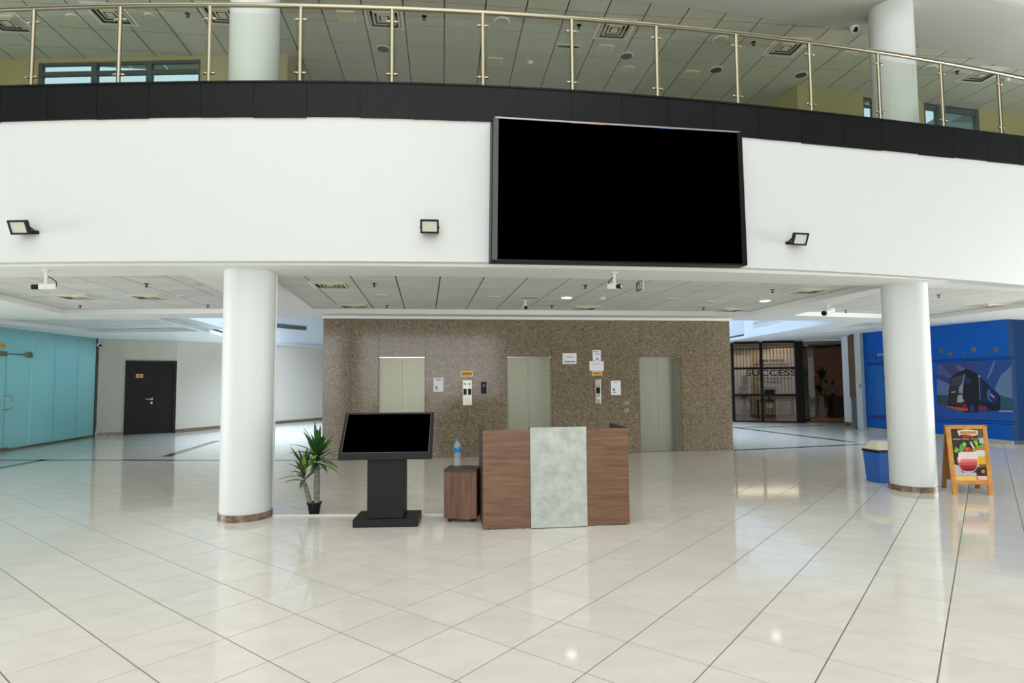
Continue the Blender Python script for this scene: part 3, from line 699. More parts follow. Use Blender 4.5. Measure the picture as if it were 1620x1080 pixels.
# ---------------------------------------------------------------- right side: dark shopfront
S0 = at(1158, 667.2); S1 = at(1272, 668.7); sd = (S1-S0).normalized(); sn = Vector((-sd.y, sd.x, 0))
zs1 = onv(1215, 541, S0, S1).z
sf = thing('shopfront', 'black-framed glass shopfront with SUCCESS lettering right of lift wall', 'shopfront', S0)
sx = lambda px: onv(px, 620, S0, S1).xy
sz = lambda py: onv(1215, py, S0, S1).z
MB().seg(sx(1259.5), sx(1272), 0, zs1, -.1, .25).build('corner_post', SHOPFRAME, sf)
for (a, b) in ((1158, 1162.5), (1203.5, 1208)): MB().seg(sx(a), sx(b), 0, zs1, -.04, .06).build('mullion', SHOPFRAME, sf)
for (a, b) in ((1162.5, 1203.5), (1208, 1259.5)):
    for (y0, y1) in ((539.5, 543), (580.5, 584), (623, 626.5), (665.5, 668)): MB().seg(sx(a), sx(b), max(0, sz(y1)), sz(y0), -.04, .06).build('transom', SHOPFRAME, sf)
    for (y0, y1) in ((543, 580.5), (584, 623), (626.5, 665.5)): MB().seg(sx(a), sx(b), sz(y1), sz(y0), .0, .01).build('glass_pane', SHOPGLASS, sf)
def text(body, px0, px1, py0, py1, P, Q, mt, parent, off=.012, name='lettering'):
    cu = bpy.data.curves.new('t', 'FONT'); cu.body = body; cu.extrude = .002; cu.offset = .022; o = bpy.data.objects.new('t', cu); C.objects.link(o); bpy.context.view_layer.update()
    me = bpy.data.meshes.new_from_object(o.evaluated_get(bpy.context.evaluated_depsgraph_get())); bpy.data.objects.remove(o)
    co = np.array([v.co[:] for v in me.vertices]); mn, mx = co.min(0), co.max(0)
    a = onv(px0, (py0+py1)/2, P, Q); b = onv(px1, (py0+py1)/2, P, Q); z1 = onv((px0+px1)/2, py0, P, Q).z; z0 = onv((px0+px1)/2, py1, P, Q).z
    d = (b-a); d.z = 0; n = Vector((d.y, -d.x, 0)).normalized(); root = ORG.get(parent.name) if parent else Vector((0, 0, 0))
    for v in me.vertices:
        fx = (v.co.x-mn[0])/(mx[0]-mn[0]); fz = (v.co.y-mn[1])/(mx[1]-mn[1])
        p = a+d*fx+n*(off+v.co.z*.5); v.co = Vector((p.x, p.y, z0+(z1-z0)*fz))-root
    me.materials.clear(); me.materials.append(mt); ob = bpy.data.objects.new(name, me); C.objects.link(ob)
    if parent: ob.parent = parent
    return ob
INK = mat('vinyl_ink', rgb(34, 36, 38), .5)
text('AMBITIONS FOR', 1200, 1241, 568.5, 572.8, S0, S1, INK, sf)
text('WHAT MAKES SUCCESSFULLY', 1192, 1250, 574.5, 578.8, S0, S1, INK, sf)
text('SUCCESS', 1180, 1259, 584.5, 594.5, S0, S1, INK, sf)
text('IT CAN THEN MAKE YOU OF', 1191.5, 1251, 597, 600.3, S0, S1, INK, sf)
text('YOURSELF', 1207, 1236, 602.3, 606, S0, S1, INK, sf)
# room behind it
RB = S0+sn*4.2; sl_ = S0-sd*.6
rm = MB().seg(sl_, S0+sd*8, 0, .004, .1, 4.2).build('floor', SHOPFLOOR); struct(rm, 'brown floor inside the dark shop', 'floor')
struct(MB().seg(sl_+sn*4.2, S0+sd*8+sn*4.2, 0, 2.9, 0, .1).build('wall_shop', BROWNWALL), 'brown rear wall inside the shop', 'wall')
sd_l = S0-sd*.6
struct(MB().seg(sd_l+sn*.1, sd_l+sn*4.2, 0, 2.9, -.1, 0).build('wall_shop_side', BEIGE), 'side wall inside the shop behind the lift wall', 'wall')
up_a, up_b = S0-sd*2, S0+sd*8
struct(MB().seg(up_a, up_b, zs1+.002, 4.5, 0, .12).build('wall_over_shop', BLUEWHITE), 'pale wall above the dark shopfront', 'wall')
bd = thing('vertical_blinds', 'beige vertical blinds hanging inside the dark shopfront', 'blinds', S0+sn*2.65)
bm_ = MB(); nb = 24
for k in range(nb):
    c = S0.xy+sd.xy*(.05+k*.125)+sn.xy*2.65; ang = math.radians(24)
    dd_ = (sd.xy*math.cos(ang)+sn.xy*math.sin(ang))*.058
    bm_.seg(c-dd_, c+dd_, .12, zs1-.06, -.001, .001)
bm_.build('slats', BLIND, bd, kind='stuff')
MB().seg(S0.xy+sn.xy*2.6, S0.xy+sd.xy*3+sn.xy*2.6, zs1-.06, zs1-.01, 0, .08).build('head_rail', WPLAST, bd)
# doorway: posts, glass leaf, interior
DWr = onv(1336, 640, S0, S1)
E0 = at(1336.5, 673.0); E1 = at(1348, 674.5)
struct(MB().seg(E0, E1, 0, ZB, 0, .5).build('wall_pilaster', BLUEWHITE), 'pale blue-white pilaster right of the shop doorway', 'wall')
struct(MB().seg(E0, E1, 0, .13, -.012, 0).build('baseboard_pilaster', MARBLE), 'marble skirting of the pale pilaster', 'baseboard')
E2 = at(1357, 679)
struct(MB().seg(E1+Vector((.02, .1, 0)), E2+Vector((-.02, .1, 0)), .95, ZB, 0, .3).build('wall_niche', BROWNWALL), 'brown strip of wall beside the white pilaster', 'wall')
tag(MB().seg(E1+Vector((.05, .03, 0)), E2+Vector((-.05, .03, 0)), 0, .945, 0, .03).build('grey_panel', GREYPOT, bevel=.01), 'grey panel standing beside the white pilaster at the doorway', 'panel')
E3 = at(1366.5, 681); E4 = at(1371.5, 680.5)
struct(MB().prism([E2.xy, E3.xy, E4.xy, E4.xy+Vector((.5, .6)), E2.xy+E2.xy.normalized()*.5+Vector((.03, 0))], 0, ZB).build('wall_white_pilaster', WHITE), 'white pilaster at the left end of blue wall', 'wall')
q = onv(1361.5, 610, E2, E3)
ip = thing('intercom', 'small grey intercom plate on the white pilaster', 'intercom', q); dq = (E3-E2).normalized(); dqn = Vector((dq.y, -dq.x, 0))
MB().cbox(q+dqn*.012, .1, .024, .12, dq, dqn).build('plate', mat('intercom_grey', rgb(150, 156, 156), .4), ip, bevel=.004)
MB().cbox(q+dqn*.027-dq*.01, .045, .006, .045, dq, dqn).build('lens', BLACK, ip)
gd = thing('glass_door', 'open greenish glass door leaf beside the shopfront corner post', 'door', at(1274, 668))
a_, b_ = at(1273.8, 667.6), at(1281.5, 664); zt2 = zs1-.1
MB().seg(a_, b_, .03, zt2, 0, .012).build('glass', DOORGLASS, gd)
MB().seg(a_, b_, 0.005, .06, -.02, .03).build('bottom_rail', SHOPFRAME, gd)
gd2 = thing('glass_screen', 'pale fixed glass panel inside the shop doorway', 'glass panel', at(1283, 662))
a_, b_ = at(1281.5, 661.8), at(1290.5, 661.8)
MB().seg(a_, b_, .03, zt2, 0, .012).build('glass', glass('pale_glass', (.7, .78, .76, 1), 1.15, haze=.15, hazecol=(.4, .46, .44, 1)), gd2)
MB().seg(a_, b_, 0.005, .05, -.02, .03).seg(a_, b_, zt2, zt2+.05, -.02, .03).build('rail', SHOPFRAME, gd2)
hd0, hd1 = onv(1272, 543, S0, S1), onv(1337, 543, S0, S1)
struct(MB().seg(at(1293, 662), at(1336, 666), zt2-.05, zt2+.03, 0, .1).build('trim_4', SHOPFRAME), 'black head rail over the shop doorway', 'trim')

def leafmesh(mb, base, d, length, width, droop, up=Vector((0, 0, 1)), n=5, roll=0.0):
    """a strap leaf bending down under its own weight"""
    d = d.normalized(); side = d.cross(up)
    if side.length < .05: side = Vector((1, 0, 0))
    side.normalize(); p = Vector(base); L_, R_, M_ = [], [], []; cur = d.copy()
    for k in range(n+1):
        t = k/n; wd = width*(.35+1.3*t if t < .5 else 1)*(1-max(0, t-.45)/.55)**.8 if t < 1 else 0
        sag = cur.cross(side).normalized()
        M_.append(p-sag*wd*.25 if k else p.copy()); L_.append(p-side*wd); R_.append(p+side*wd)
        cur = (cur+Vector((0, 0, -droop/n))).normalized(); p = p+cur*(length/n)
    vs = L_+M_+R_; m1 = n+1; fs = []
    for k in range(n): fs += [(k, k+1, m1+k+1, m1+k), (m1+k, m1+k+1, 2*m1+k+1, 2*m1+k)]
    return mb.add(vs, fs)
def corn_plant(base, stems, label, potr, poth, potm, leafm, nleaf, group=None, parts=True, sc=1.0, name='potted_plant'):
    t = thing(name, label, 'plant', base, group)
    MB().lathe(base, [(potr*.72, 0), (potr*.95, poth*.86), (potr*.95, poth*.87), (potr*1.08, poth*.87), (potr*1.08, poth), (potr*.95, poth), (potr*.93, poth*.93)], 20).build('pot', potm, t, smooth=True)
    MB().lathe(base+Vector((0, 0, poth*.86)), [(potr*.92, 0), (potr*.9, .005)], 16).build('soil', SOIL, t)
    for (off, h, r, n, ll, wd, bias) in stems:
        b = base+off+Vector((0, 0, poth*.88)); top = b+Vector((bias.x*.1, bias.y*.1, h))
        MB().tube([b, b.lerp(top, .3), b.lerp(top, .6), top], [r, r*.97, r*.95, r*.8], 10).build('trunk', TRUNK, t, smooth=True)
        for k in range(n):
            a = 2.4*k+random.uniform(-.3, .3); el = 1.35-1.45*(k/n)+random.uniform(-.2, .2)
            d = Vector((math.cos(a)*math.cos(el), math.sin(a)*math.cos(el), math.sin(el)))+bias*.6
            lm = MB(); leafmesh(lm, top+Vector((0, 0, .16*(1-k/n)))*sc, d, ll*random.uniform(.7, 1.08), wd*random.uniform(.8, 1.15), random.uniform(.25, 1.0)*(1.3-el*.5))
            lm.build('leaf', LEAFY if (leafm is LEAF and k % 6 == 5) else leafm, t, smooth=True)
    return t
pb = at(497, 812.5); V = Vector
corn_plant(pb, [(V((.03, .0, 0)), .47, .036, 50, .36, .036, V((-.02, 0, .1))), (V((-.045, -.01, 0)), .25, .028, 20, .34, .03, V((-.75, 0, .35)))],
           'potted dracaena with two trunks in black pot beside left column', .083, .14, BLACK, LEAF, 0)
kb = at(640, 806)
corn_plant(at(631, 792), [(V((0, 0, 0)), .08, .015, 9, .30, .022, V((.05, 0, .5)))], 'small green plant almost wholly hidden behind the black kiosk', .08, .12, BLACK, LEAFY, 0, name='potted_plant')
# plants, cabinet and desk inside the shop
for (px, py, lab, hh, pr) in ((1301.5, 660.5, 'tall leafy plant in a round grey pot in the shop doorway', 1.15, .2), (1166, 664, 'dark leafy plant behind the left end of dark shopfront glass', .9, .16)):
    b = at(px, py) if px > 1200 else at(1166, 666)+sn*.9+sd*.35
    corn_plant(b, [(V((.03, 0, 0)), hh, .035, 34, .46, .06, V((0, 0, .1))), (V((-.05, .02, 0)), hh*.5, .03, 30, .46, .06, V((0, 0, .1)))], lab, pr, .38, GREYPOT, LEAFD, 0)
cb = at(1319, 660)
ct = thing('low_cabinet', 'dark low cabinet inside the dim shop doorway', 'cabinet', cb+Vector((.3, .2, 0)))
MB().seg(cb, cb+Vector((.9, .05, 0)), .005, .8, 0, .4).build('body', mat('cabinet_black', rgb(34, 28, 26), .5), ct, bevel=.008)
MB().seg(cb+Vector((-.03, 0, 0)), cb+Vector((.93, .05, 0)), .8, .83, -.03, .42).build('top', DARKWOOD, ct)
corn_plant(cb+Vector((.12, .2, .83)), [(V((0, 0, 0)), .2, .015, 14, .3, .018, V((.1, 0, .2)))], 'spindly dark plant standing on the low cabinet in shop', .07, .12, BLACK, LEAFD, 0)
dk = S0+sd*1.0+sn*1.6
od = thing('office_desk', 'dark desk inside the shop behind the blinds', 'desk', dk)
MB().seg(dk, dk+sd*1.3, .7, .74, 0, .6).build('desk_top', DARKWOOD, od)
for u in (0.02, 1.24):
    for v in (.02, .54): MB().cbox(dk+sd*(u+.02)+sn*(v+.02)+Vector((0, 0, .353)), .04, .04, .694, sd, sn).build('leg', SHOPFRAME, od)
mo = thing('monitor', 'black monitor standing on the desk behind the shop blinds', 'monitor', dk+sd*.45+sn*.3+Vector((0, 0, .74)))
mc = dk+sd*.45+sn*.3
MB().cbox(mc+Vector((0, 0, 1.06)), .55, .04, .34, sd, sn).build('panel', BLACK, mo, bevel=.006)
MB().cbox(mc+Vector((0, 0, .83)), .06, .04, .16, sd, sn).build('stand', BLACK, mo)
MB().cbox(mc+Vector((0, 0, .748)), .22, .16, .014, sd, sn).build('foot', BLACK, mo)

# ---------------------------------------------------------------- blue promotional wall
W1 = at(1371.5, 680.5); W2 = at(1604, 703.5); W3 = W2+(at(1655, 699)-W2)*1.3
wz = 2.92
bw = struct(MB().seg(W1, W2, .09, wz, 0, .02).build('wall_blue', BLUE), 'bright blue hoarding wall printed with a truck, behind right column', 'wall')
bkn = Vector((-(W2-W1).y, (W2-W1).x, 0)).normalized()*.18
def retp(z0, z1, o): return MB().prism([(W2+bkn*.01).xy, W3.xy, (W3+bkn).xy, (W2+bkn).xy], z0, z1)
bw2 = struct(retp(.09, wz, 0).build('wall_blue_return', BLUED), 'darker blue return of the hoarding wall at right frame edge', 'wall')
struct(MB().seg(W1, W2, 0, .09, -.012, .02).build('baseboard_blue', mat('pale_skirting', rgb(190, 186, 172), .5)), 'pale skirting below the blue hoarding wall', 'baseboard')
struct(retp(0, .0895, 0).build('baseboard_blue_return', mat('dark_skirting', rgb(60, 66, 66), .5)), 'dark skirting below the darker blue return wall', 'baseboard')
bnr = Vector(((W2-W1).y, -(W2-W1).x, 0)).normalized(); bnr2 = Vector(((W3-W2).y, -(W3-W2).x, 0)).normalized()
def onw(px, py, lay=1): return onv(px, py, W1, W2)+bnr*(.0015*lay)
def onw2(px, py, lay=1): return onv(px, py, W2, W3)+bnr2*(.0015*lay)
GROOVE = mat('groove_dark', rgb(4, 46, 92), .5)
for (ya, yb, yc, yd) in ((574.5, 576, 563, 564.5), (577, 578.5, 566, 567.5), (657, 658.5, 666.5, 668), (660, 661.3, 670.5, 672)):
    MB().poly([onw(1371.7, yb), onw(1603.8, yd), onw(1603.8, yc), onw(1371.7, ya)]).build('printed_line', GROOVE, bw)
def disc(fn, px, py, rx, ry, col, lay=1, n=20):
    m_ = MB(); m_.poly([fn(px+rx*math.cos(2*math.pi*k/n), py-ry*math.sin(2*math.pi*k/n), lay) for k in range(n)], col); return m_
for (px, py, r, c) in ((1374.5, 566, 2.6, (96, 74, 66)), (1380.5, 561.5, 1.7, (30, 44, 60)), (1386, 560, 1, (30, 44, 60)), (1385.7, 566, 1.8, (20, 34, 54)), (1398, 563, 1, (30, 44, 60)), (1404, 553.5, 2.6, (90, 78, 70)), (1404, 567.5, 2, (20, 30, 50)),
                     (1489.5, 554.5, 3.5, (104, 104, 92)), (1503, 559, 3.8, (104, 100, 88)), (1514.5, 553, 1.8, (60, 92, 100)), (1525.5, 560, 2.8, (96, 104, 92)), (1540.5, 553, 4.3, (104, 108, 92)), (1553.5, 552.5, 1, (10, 80, 150)), (1562, 558.3, 2.8, (70, 96, 104)), (1576, 553, 4.2, (108, 104, 88)), (1586, 547.5, 1.6, (10, 84, 150)), (1594, 556.5, 2.2, (60, 90, 100))):
    disc(onw, px, py, r, r*1.05, rgb(*c)).build('printed_spot', PRINT, bw)
for (px, py, r, c) in ((1610, 554, 3.6, (10, 14, 20)), (1613, 538, 1.6, (6, 24, 50)), (1621, 560, 3, (10, 14, 20))):
    disc(onw2, px, py, r, r*1.3, rgb(*c)).build('printed_spot', PRINT, bw2)
mp_ = MB(); mp_.poly([onw(1388.5, 563), onw(1397.5, 562.6), onw(1397.5, 558.5), onw(1388.5, 558.7)], rgb(150, 150, 150)); mp_.build('printed_badge', PRINT, bw)
def poster(fn, polys, name, parent):
    m_ = MB()
    for lay, col, pts in polys: m_.poly([fn(x, y, lay) for x, y in pts], rgb(*col))
    return m_.build(name, PRINT, parent)
K = lambda L_: [(1480+x/10.8, 560+y/10.8) for x, y in L_]
poster(onw, [
    (1, (66, 72, 130), K([(22, 158), (1308, 108), (1322, 985), (30, 870)])),
    (2, (46, 80, 150), K([(700, 118), (1308, 108), (1316, 600), (900, 620), (560, 300)])),
    (2, (84, 92, 150), K([(25, 330), (25, 180), (90, 190), (330, 400), (280, 430)])),
    (3, (104, 112, 158), K([(360, 180), (400, 190), (520, 260), (420, 290), (370, 240)])),
    (2, (100, 122, 170), K([(26, 420), (260, 520), (220, 700), (28, 690)])),
    (3, (120, 132, 176), K([(1000, 120), (1030, 115), (960, 300), (900, 420), (870, 440)])),
    (3, (104, 130, 168), K([(1305, 190), (1110, 370), (1010, 600), (1100, 700), (1318, 760), (1312, 400)])),
    (3, (54, 74, 84), K([(28, 740), (70, 700), (130, 700), (200, 740), (220, 880), (30, 850)])),
    (3, (48, 92, 110), K([(1090, 740), (1160, 710), (1240, 760), (1320, 800), (1322, 930), (1090, 930)])),
    (2, (34, 86, 176), K([(30, 865), (500, 920), (1100, 985), (1322, 985), (1326, 1118), (34, 1108)])),
    (4, (170, 176, 170), K([(1090, 960), (1322, 965), (1322, 985), (1090, 980)])),
    (5, (30, 30, 44), K([(265, 400), (360, 320), (540, 250), (740, 350), (790, 420), (960, 580), (1110, 720), (1110, 960), (700, 990), (560, 1000), (300, 940), (220, 880), (230, 640)])),
    (6, (52, 44, 52), K([(250, 560), (470, 500), (480, 880), (230, 860)])),
    (6, (70, 70, 88), K([(280, 410), (500, 340), (470, 500), (255, 560)])),
    (6, (44, 58, 110), K([(530, 380), (610, 430), (600, 520), (520, 500)])),
    (6, (26, 44, 100), K([(760, 430), (960, 590), (1080, 720), (1080, 860), (770, 800)])),
    (7, (40, 40, 44), K([(830, 520), (885, 560), (880, 760), (830, 740)])),
    (7, (150, 160, 178), K([(500, 340), (515, 345), (480, 520), (470, 670), (400, 660), (410, 560), (460, 500)])),
    (7, (170, 180, 190), K([(390, 700), (465, 690), (470, 760), (500, 800), (440, 830), (370, 820)])),
    (7, (160, 170, 196), K([(270, 640), (350, 630), (345, 655), (275, 662)])),
    (7, (190, 92, 60), K([(180, 880), (450, 915), (560, 930), (560, 965), (430, 970), (190, 900)])),
    (6, (150, 40, 50), K([(450, 850), (520, 840), (560, 950), (460, 940)])),
    (7, (110, 54, 100), K([(730, 870), (880, 890), (900, 970), (740, 980)])),
    (7, (40, 70, 130), K([(590, 870), (640, 850), (670, 900), (660, 980), (610, 985), (585, 930)])),
    (7, (200, 204, 210), K([(735, 360), (768, 365), (765, 395), (735, 390)])),
    (7, (150, 160, 170), K([(745, 395), (755, 395), (770, 780), (760, 780)])),
    (7, (60, 120, 200), K([(885, 640), (925, 600), (940, 625), (915, 680), (930, 760), (985, 800), (960, 815), (895, 760)])),
    (7, (170, 176, 190), K([(930, 660), (1010, 720), (1020, 760), (935, 700)])),
], 'truck_poster', bw)
poster(onw, [(1, (16, 100, 184), [(1372, 579), (1408, 578), (1408, 655), (1372, 656)]), (2, (30, 112, 192), [(1386, 587), (1408, 580), (1408, 655), (1390, 655)])], 'pale_poster', bw)
ring = MB(); n = 28
for k in range(n):
    a0, a1 = 2*math.pi*k/n, 2*math.pi*(k+1)/n
    ring.poly([onw(1410+rx*math.cos(a), 597-ry*math.sin(a), 3) for (rx, ry, a) in ((12, 14.5, a0), (12, 14.5, a1), (10.3, 12.6, a1), (10.3, 12.6, a0))], rgb(12, 62, 126))
ring.build('printed_ring', PRINT, bw)
poster(onw2, [(1, (8, 12, 18), [(1613, 601), (1615.5, 598), (1617, 590), (1640, 586), (1650, 650), (1614.5, 647)]), (2, (120, 160, 170), [(1617.5, 600), (1622, 590), (1650, 590), (1650, 610), (1618, 612)]), (2, (120, 120, 116), [(1616.5, 618), (1620, 616), (1620, 622), (1616.5, 622)]), (2, (130, 120, 110), [(1614.5, 636), (1617.5, 634), (1618, 640), (1615, 641)])], 'vehicle_poster', bw2)
text('N', 1611.5, 1616, 659.5, 664.5, W2, W3, mat('white_ink', rgb(150, 170, 180), .5), bw2, off=.002)

# ---------------------------------------------------------------- blue bin
bb = at(1408, 764.5); bx, by = Vector((.985, .17, 0)), Vector((-.17, .985, 0))
b0 = at(1394, 765); bn = thing('waste_bin', 'blue waste bin with a cream swing lid beside the right column', 'bin', b0)
def frust(o, w0, d0_, w1, d1_, z0, z1):
    c = o+bx*(max(w0, w1)/2)+by*(max(d0_, d1_)/2); vs = []
    for (w_, d_, z) in ((w0, d0_, z0), (w1, d1_, z1)):
        for (sx_, sy_) in ((-1, -1), (1, -1), (1, 1), (-1, 1)): vs.append(c+bx*(sx_*w_/2)+by*(sy_*d_/2)+Vector((0, 0, z)))
    return MB().add(vs, [(3,2,1,0),(4,5,6,7),(0,1,5,4),(1,2,6,5),(2,3,7,6),(3,0,4,7)])
zl = zat(b0.x, b0.y, 716); zt3 = zat(b0.x, b0.y+.1, 697.5)
ob_ = b0+bx*(-.03)
frust(ob_, .31, .27, .37, .32, .002, zl).build('body', BINBLUE, bn, bevel=.012)
frust(ob_-bx*.012-by*.012, .385, .335, .39, .34, zl, zl+.03).build('rim', BLACK, bn, bevel=.005)
frust(ob_-bx*.012-by*.012, .395, .345, .26, .16, zl+.03, zt3).build('swing_lid', CREAM, bn, bevel=.03, seg=3)

# ---------------------------------------------------------------- A-board
F1, F2, R1_, R2_ = at(1508.5, 782.6), at(1572.2, 783.5), at(1489, 771.5), at(1548.5, 772)
T1 = (F1+R1_)/2; T2 = (F2+R2_)/2
T1 = onv(1496.5, 672, (F1.xy+R1_.xy)/2, (F2.xy+R2_.xy)/2); T2 = onv(1561, 672, (F1.xy+R1_.xy)/2, (F2.xy+R2_.xy)/2)
zT = (T1.z+T2.z)/2; T1.z = T2.z = zT
ab = thing('a_board', 'wooden A-board with a smoothie poster right of the right column', 'A-board', (F1+F2)/2)
def panelframe(P1, P2, Q1, Q2, out, name, mt, wdt=.055):
    """P feet, Q top; rails 35 mm thick behind the face"""
    ex = (P2-P1).normalized(); ez1 = (Q1-P1); ez2 = (Q2-P2); n = ex.cross(ez1).normalized()
    if n.dot(out) < 0: n = -n
    def stile(P, Q, s): MB().box(P-n*.03, ex*(s*wdt), (Q-P), n*.03).build('stile', mt, ab, bevel=.003)
    stile(P1, Q1, 1); stile(P2, Q2, -1)
    def rail(t, h):
        a = P1+ez1*t+ex*wdt; b = P2+ez2*t-ex*wdt; MB().box(a-n*.03, b-a, ez1.normalized()*h, n*.029).build('rail', mt, ab, bevel=.003)
    rail(.15, .05); Lz = ez1.length; rail(1-.055/Lz, .055)
    a = P1+ez1*.16+ex*wdt*.8; b = P2+ez2*.16-ex*wdt*.8; c = ez1*.8
    bo = MB().box(a-n*.02, b-a, c, n*.006).build('board', mat('board_dark', rgb(46, 44, 44), .5) if mt is PINE else PINED, ab)
    return n
outF = Vector((F1.x, F1.y, 0))*-1
nF = panelframe(F1, F2, T1, T2, outF, 'front', PINE)
panelframe(R1_, R2_, T1+Vector((0, .035, 0)), T2+Vector((0, .035, 0)), -outF, 'rear', PINED)
fp = F1.lerp(T1, .16)
K5 = lambda L_: [(1480+x/7.2, 650+y/7.2) for x, y in L_]
def onb(px, py, lay=1): return onp(px, py, F1-nF*.0135, nF)+nF*(.0012*lay)
polys = [
    (1, (52, 50, 50), K5([(165, 205), (560, 205), (622, 800), (208, 795)])),
    (2, (92, 92, 78), K5([(470, 210), (560, 210), (575, 340), (480, 330)])),
    (3, (232, 214, 176), K5([(245, 222), (350, 208), (480, 222), (478, 272), (440, 282), (350, 270), (300, 268), (265, 282)])),
    (4, (214, 160, 120), K5([(275, 238), (455, 234), (455, 258), (285, 260)])),
    (3, (190, 50, 50), K5([(305, 282), (430, 280), (430, 300), (305, 302)])),
    (3, (214, 160, 50), K5([(195, 316), (285, 314), (285, 324), (195, 326)])), (3, (214, 160, 50), K5([(300, 314), (380, 313), (380, 324), (300, 325)])), (3, (214, 150, 60), K5([(400, 313), (490, 312), (490, 322), (400, 323)])),
    (3, (180, 184, 196), K5([(490, 310), (560, 300), (572, 370), (500, 370)])),
    (4, (120, 178, 70), K5([(210, 460), (225, 405), (270, 440), (240, 480)])), (4, (104, 160, 66), K5([(265, 450), (275, 390), (320, 360), (350, 400), (320, 450), (290, 470)])), (5, (150, 200, 100), K5([(300, 370), (330, 352), (350, 385), (320, 400)])),
    (4, (110, 170, 50), K5([(420, 340), (470, 330), (490, 400), (560, 360), (570, 410), (470, 420)])), (5, (150, 200, 70), K5([(440, 336), (470, 340), (478, 400), (455, 380)])),
    (5, (230, 196, 176), K5([(385, 360), (400, 345), (445, 420), (425, 430)])),
    (5, (190, 120, 60), K5([(430, 415), (570, 405), (575, 440), (440, 445)])),
    (4, (216, 216, 200), K5([(420, 470), (470, 445), (580, 445), (590, 520), (590, 630), (480, 640), (470, 480)])),
    (5, (228, 176, 40), K5([(470, 520), (588, 515), (590, 610), (545, 640), (480, 620)])),
    (6, (110, 90, 50), K5([(490, 610), (588, 605), (560, 640), (500, 642)])),
    (6, (236, 214, 206), K5([(256, 486), (262, 472), (300, 464), (430, 464), (468, 472), (474, 488), (470, 505), (477, 530), (479, 570), (474, 620), (462, 660), (440, 686), (400, 698), (340, 698), (305, 688), (280, 655), (262, 615), (248, 575), (244, 545), (256, 515)])),
    (7, (228, 130, 120), K5([(249, 555), (300, 548), (420, 546), (473, 552), (472, 585), (255, 590)])), (7, (208, 80, 76), K5([(253, 582), (473, 578), (468, 622), (268, 626)])), (7, (166, 46, 58), K5([(267, 622), (468, 618), (458, 655), (440, 678), (395, 688), (345, 688), (308, 678), (284, 652)])), (8, (120, 28, 46), K5([(284, 650), (459, 650), (440, 676), (395, 687), (345, 687), (308, 677)])), (8, (240, 226, 220), K5([(262, 520), (276, 500), (280, 540), (272, 590), (262, 570)])),
    (8, (196, 60, 60), K5([(332, 442), (338, 424), (354, 414), (378, 412), (396, 422), (406, 442), (398, 460), (376, 468), (350, 468), (336, 458)])), (9, (222, 120, 96), K5([(340, 440), (350, 424), (364, 426), (358, 446), (348, 456)])),
    (8, (140, 190, 70), K5([(405, 440), (430, 430), (450, 450), (430, 462)])),
    (3, (196, 190, 186), K5([(203, 605), (270, 620), (300, 700), (460, 700), (470, 735), (208, 735)])),
    (9, (44, 44, 44), K5([(490, 690), (515, 655), (560, 655), (585, 690), (560, 728), (515, 728)])), (10, (226, 120, 60), K5([(515, 685), (535, 665), (560, 685), (550, 710), (522, 708)])),
    (3, (240, 196, 110), K5([(207, 738), (480, 738), (480, 795), (208, 795)])), (3, (232, 140, 100), K5([(460, 738), (616, 738), (622, 800), (460, 795)])),
    (4, (250, 236, 226), K5([(470, 745), (590, 745), (592, 758), (470, 756)])), (4, (250, 236, 226), K5([(490, 768), (590, 768), (592, 780), (490, 778)])),
]
m_ = MB()
for lay, col, pts in polys: m_.poly([onb(x, y, lay) for x, y in pts], rgb(*col))
m_.build('poster', PRINT, ab)
def textp(body, pts, mt, parent, lay):
    cu = bpy.data.curves.new('t', 'FONT'); cu.body = body; o = bpy.data.objects.new('t', cu); C.objects.link(o); bpy.context.view_layer.update()
    me = bpy.data.meshes.new_from_object(o.evaluated_get(bpy.context.evaluated_depsgraph_get())); bpy.data.objects.remove(o)
    co = np.array([v.co[:] for v in me.vertices]); mn, mx = co.min(0), co.max(0); (x0, y0), (x1, y1) = pts
    for v in me.vertices:
        fx = (v.co.x-mn[0])/(mx[0]-mn[0]); fy = (v.co.y-mn[1])/(mx[1]-mn[1]); v.co = onb(x0+(x1-x0)*fx, y1+(y0-y1)*fy, lay)-ORG[parent.name]
    me.materials.clear(); me.materials.append(mt); ob = bpy.data.objects.new('poster_title', me); C.objects.link(ob); ob.parent = parent
textp('SMOOTHIES', (K5([(275, 228)])[0], K5([(460, 264)])[0]), mat('title_ink', rgb(150, 84, 50), .5), ab, 6)
for s in (0.03, .97):
    c = T1.lerp(T2, s)+Vector((0, .017, -.012)); MB().cbox(c, .03, .05, .02).build('hinge', STEEL, ab)

# ---------------------------------------------------------------- reception desk
D0, D1 = at(764.5, 838.5), at(996.5, 829.5); dx = (D1-D0).normalized(); dy = Vector((-dx.y, dx.x, 0)); DW = (D1-D0).length
dz = zat(D0.x, D0.y, 681)
dsk = thing('reception_desk', 'walnut reception desk with a grey concrete-look centre panel', 'desk', D0)
ds = lambda px: (onv(px, 760, D0, D1).xy-D0.xy).dot(dx.xy)
u1, u2 = ds(839), ds(927.5)
def dbox(u0, u1_, v0, v1, z0, z1): return MB().box(D0+dx*u0+dy*v0+Vector((0, 0, z0)), dx*(u1_-u0), dy*(v1-v0), (0, 0, z1-z0))
dbox(0, u1-.002, 0, .022, .012, dz).build('front_panel', WALNUT, dsk, bevel=.0015)
dbox(u2+.002, DW, 0, .022, .012, dz).build('front_panel', WALNUT, dsk, bevel=.0015)
dbox(u1, u2, -.03, .0, .008, dz+.025).build('centre_panel', CONCRETE, dsk, bevel=.0015)
dbox(u1+.002, u2-.002, .001, .08, .012, dz+.02).build('centre_core', WALNUTD, dsk)
dbox(0, .022, .023, .62, .012, dz+.012).build('side_panel', WALNUTD, dsk, bevel=.0015)
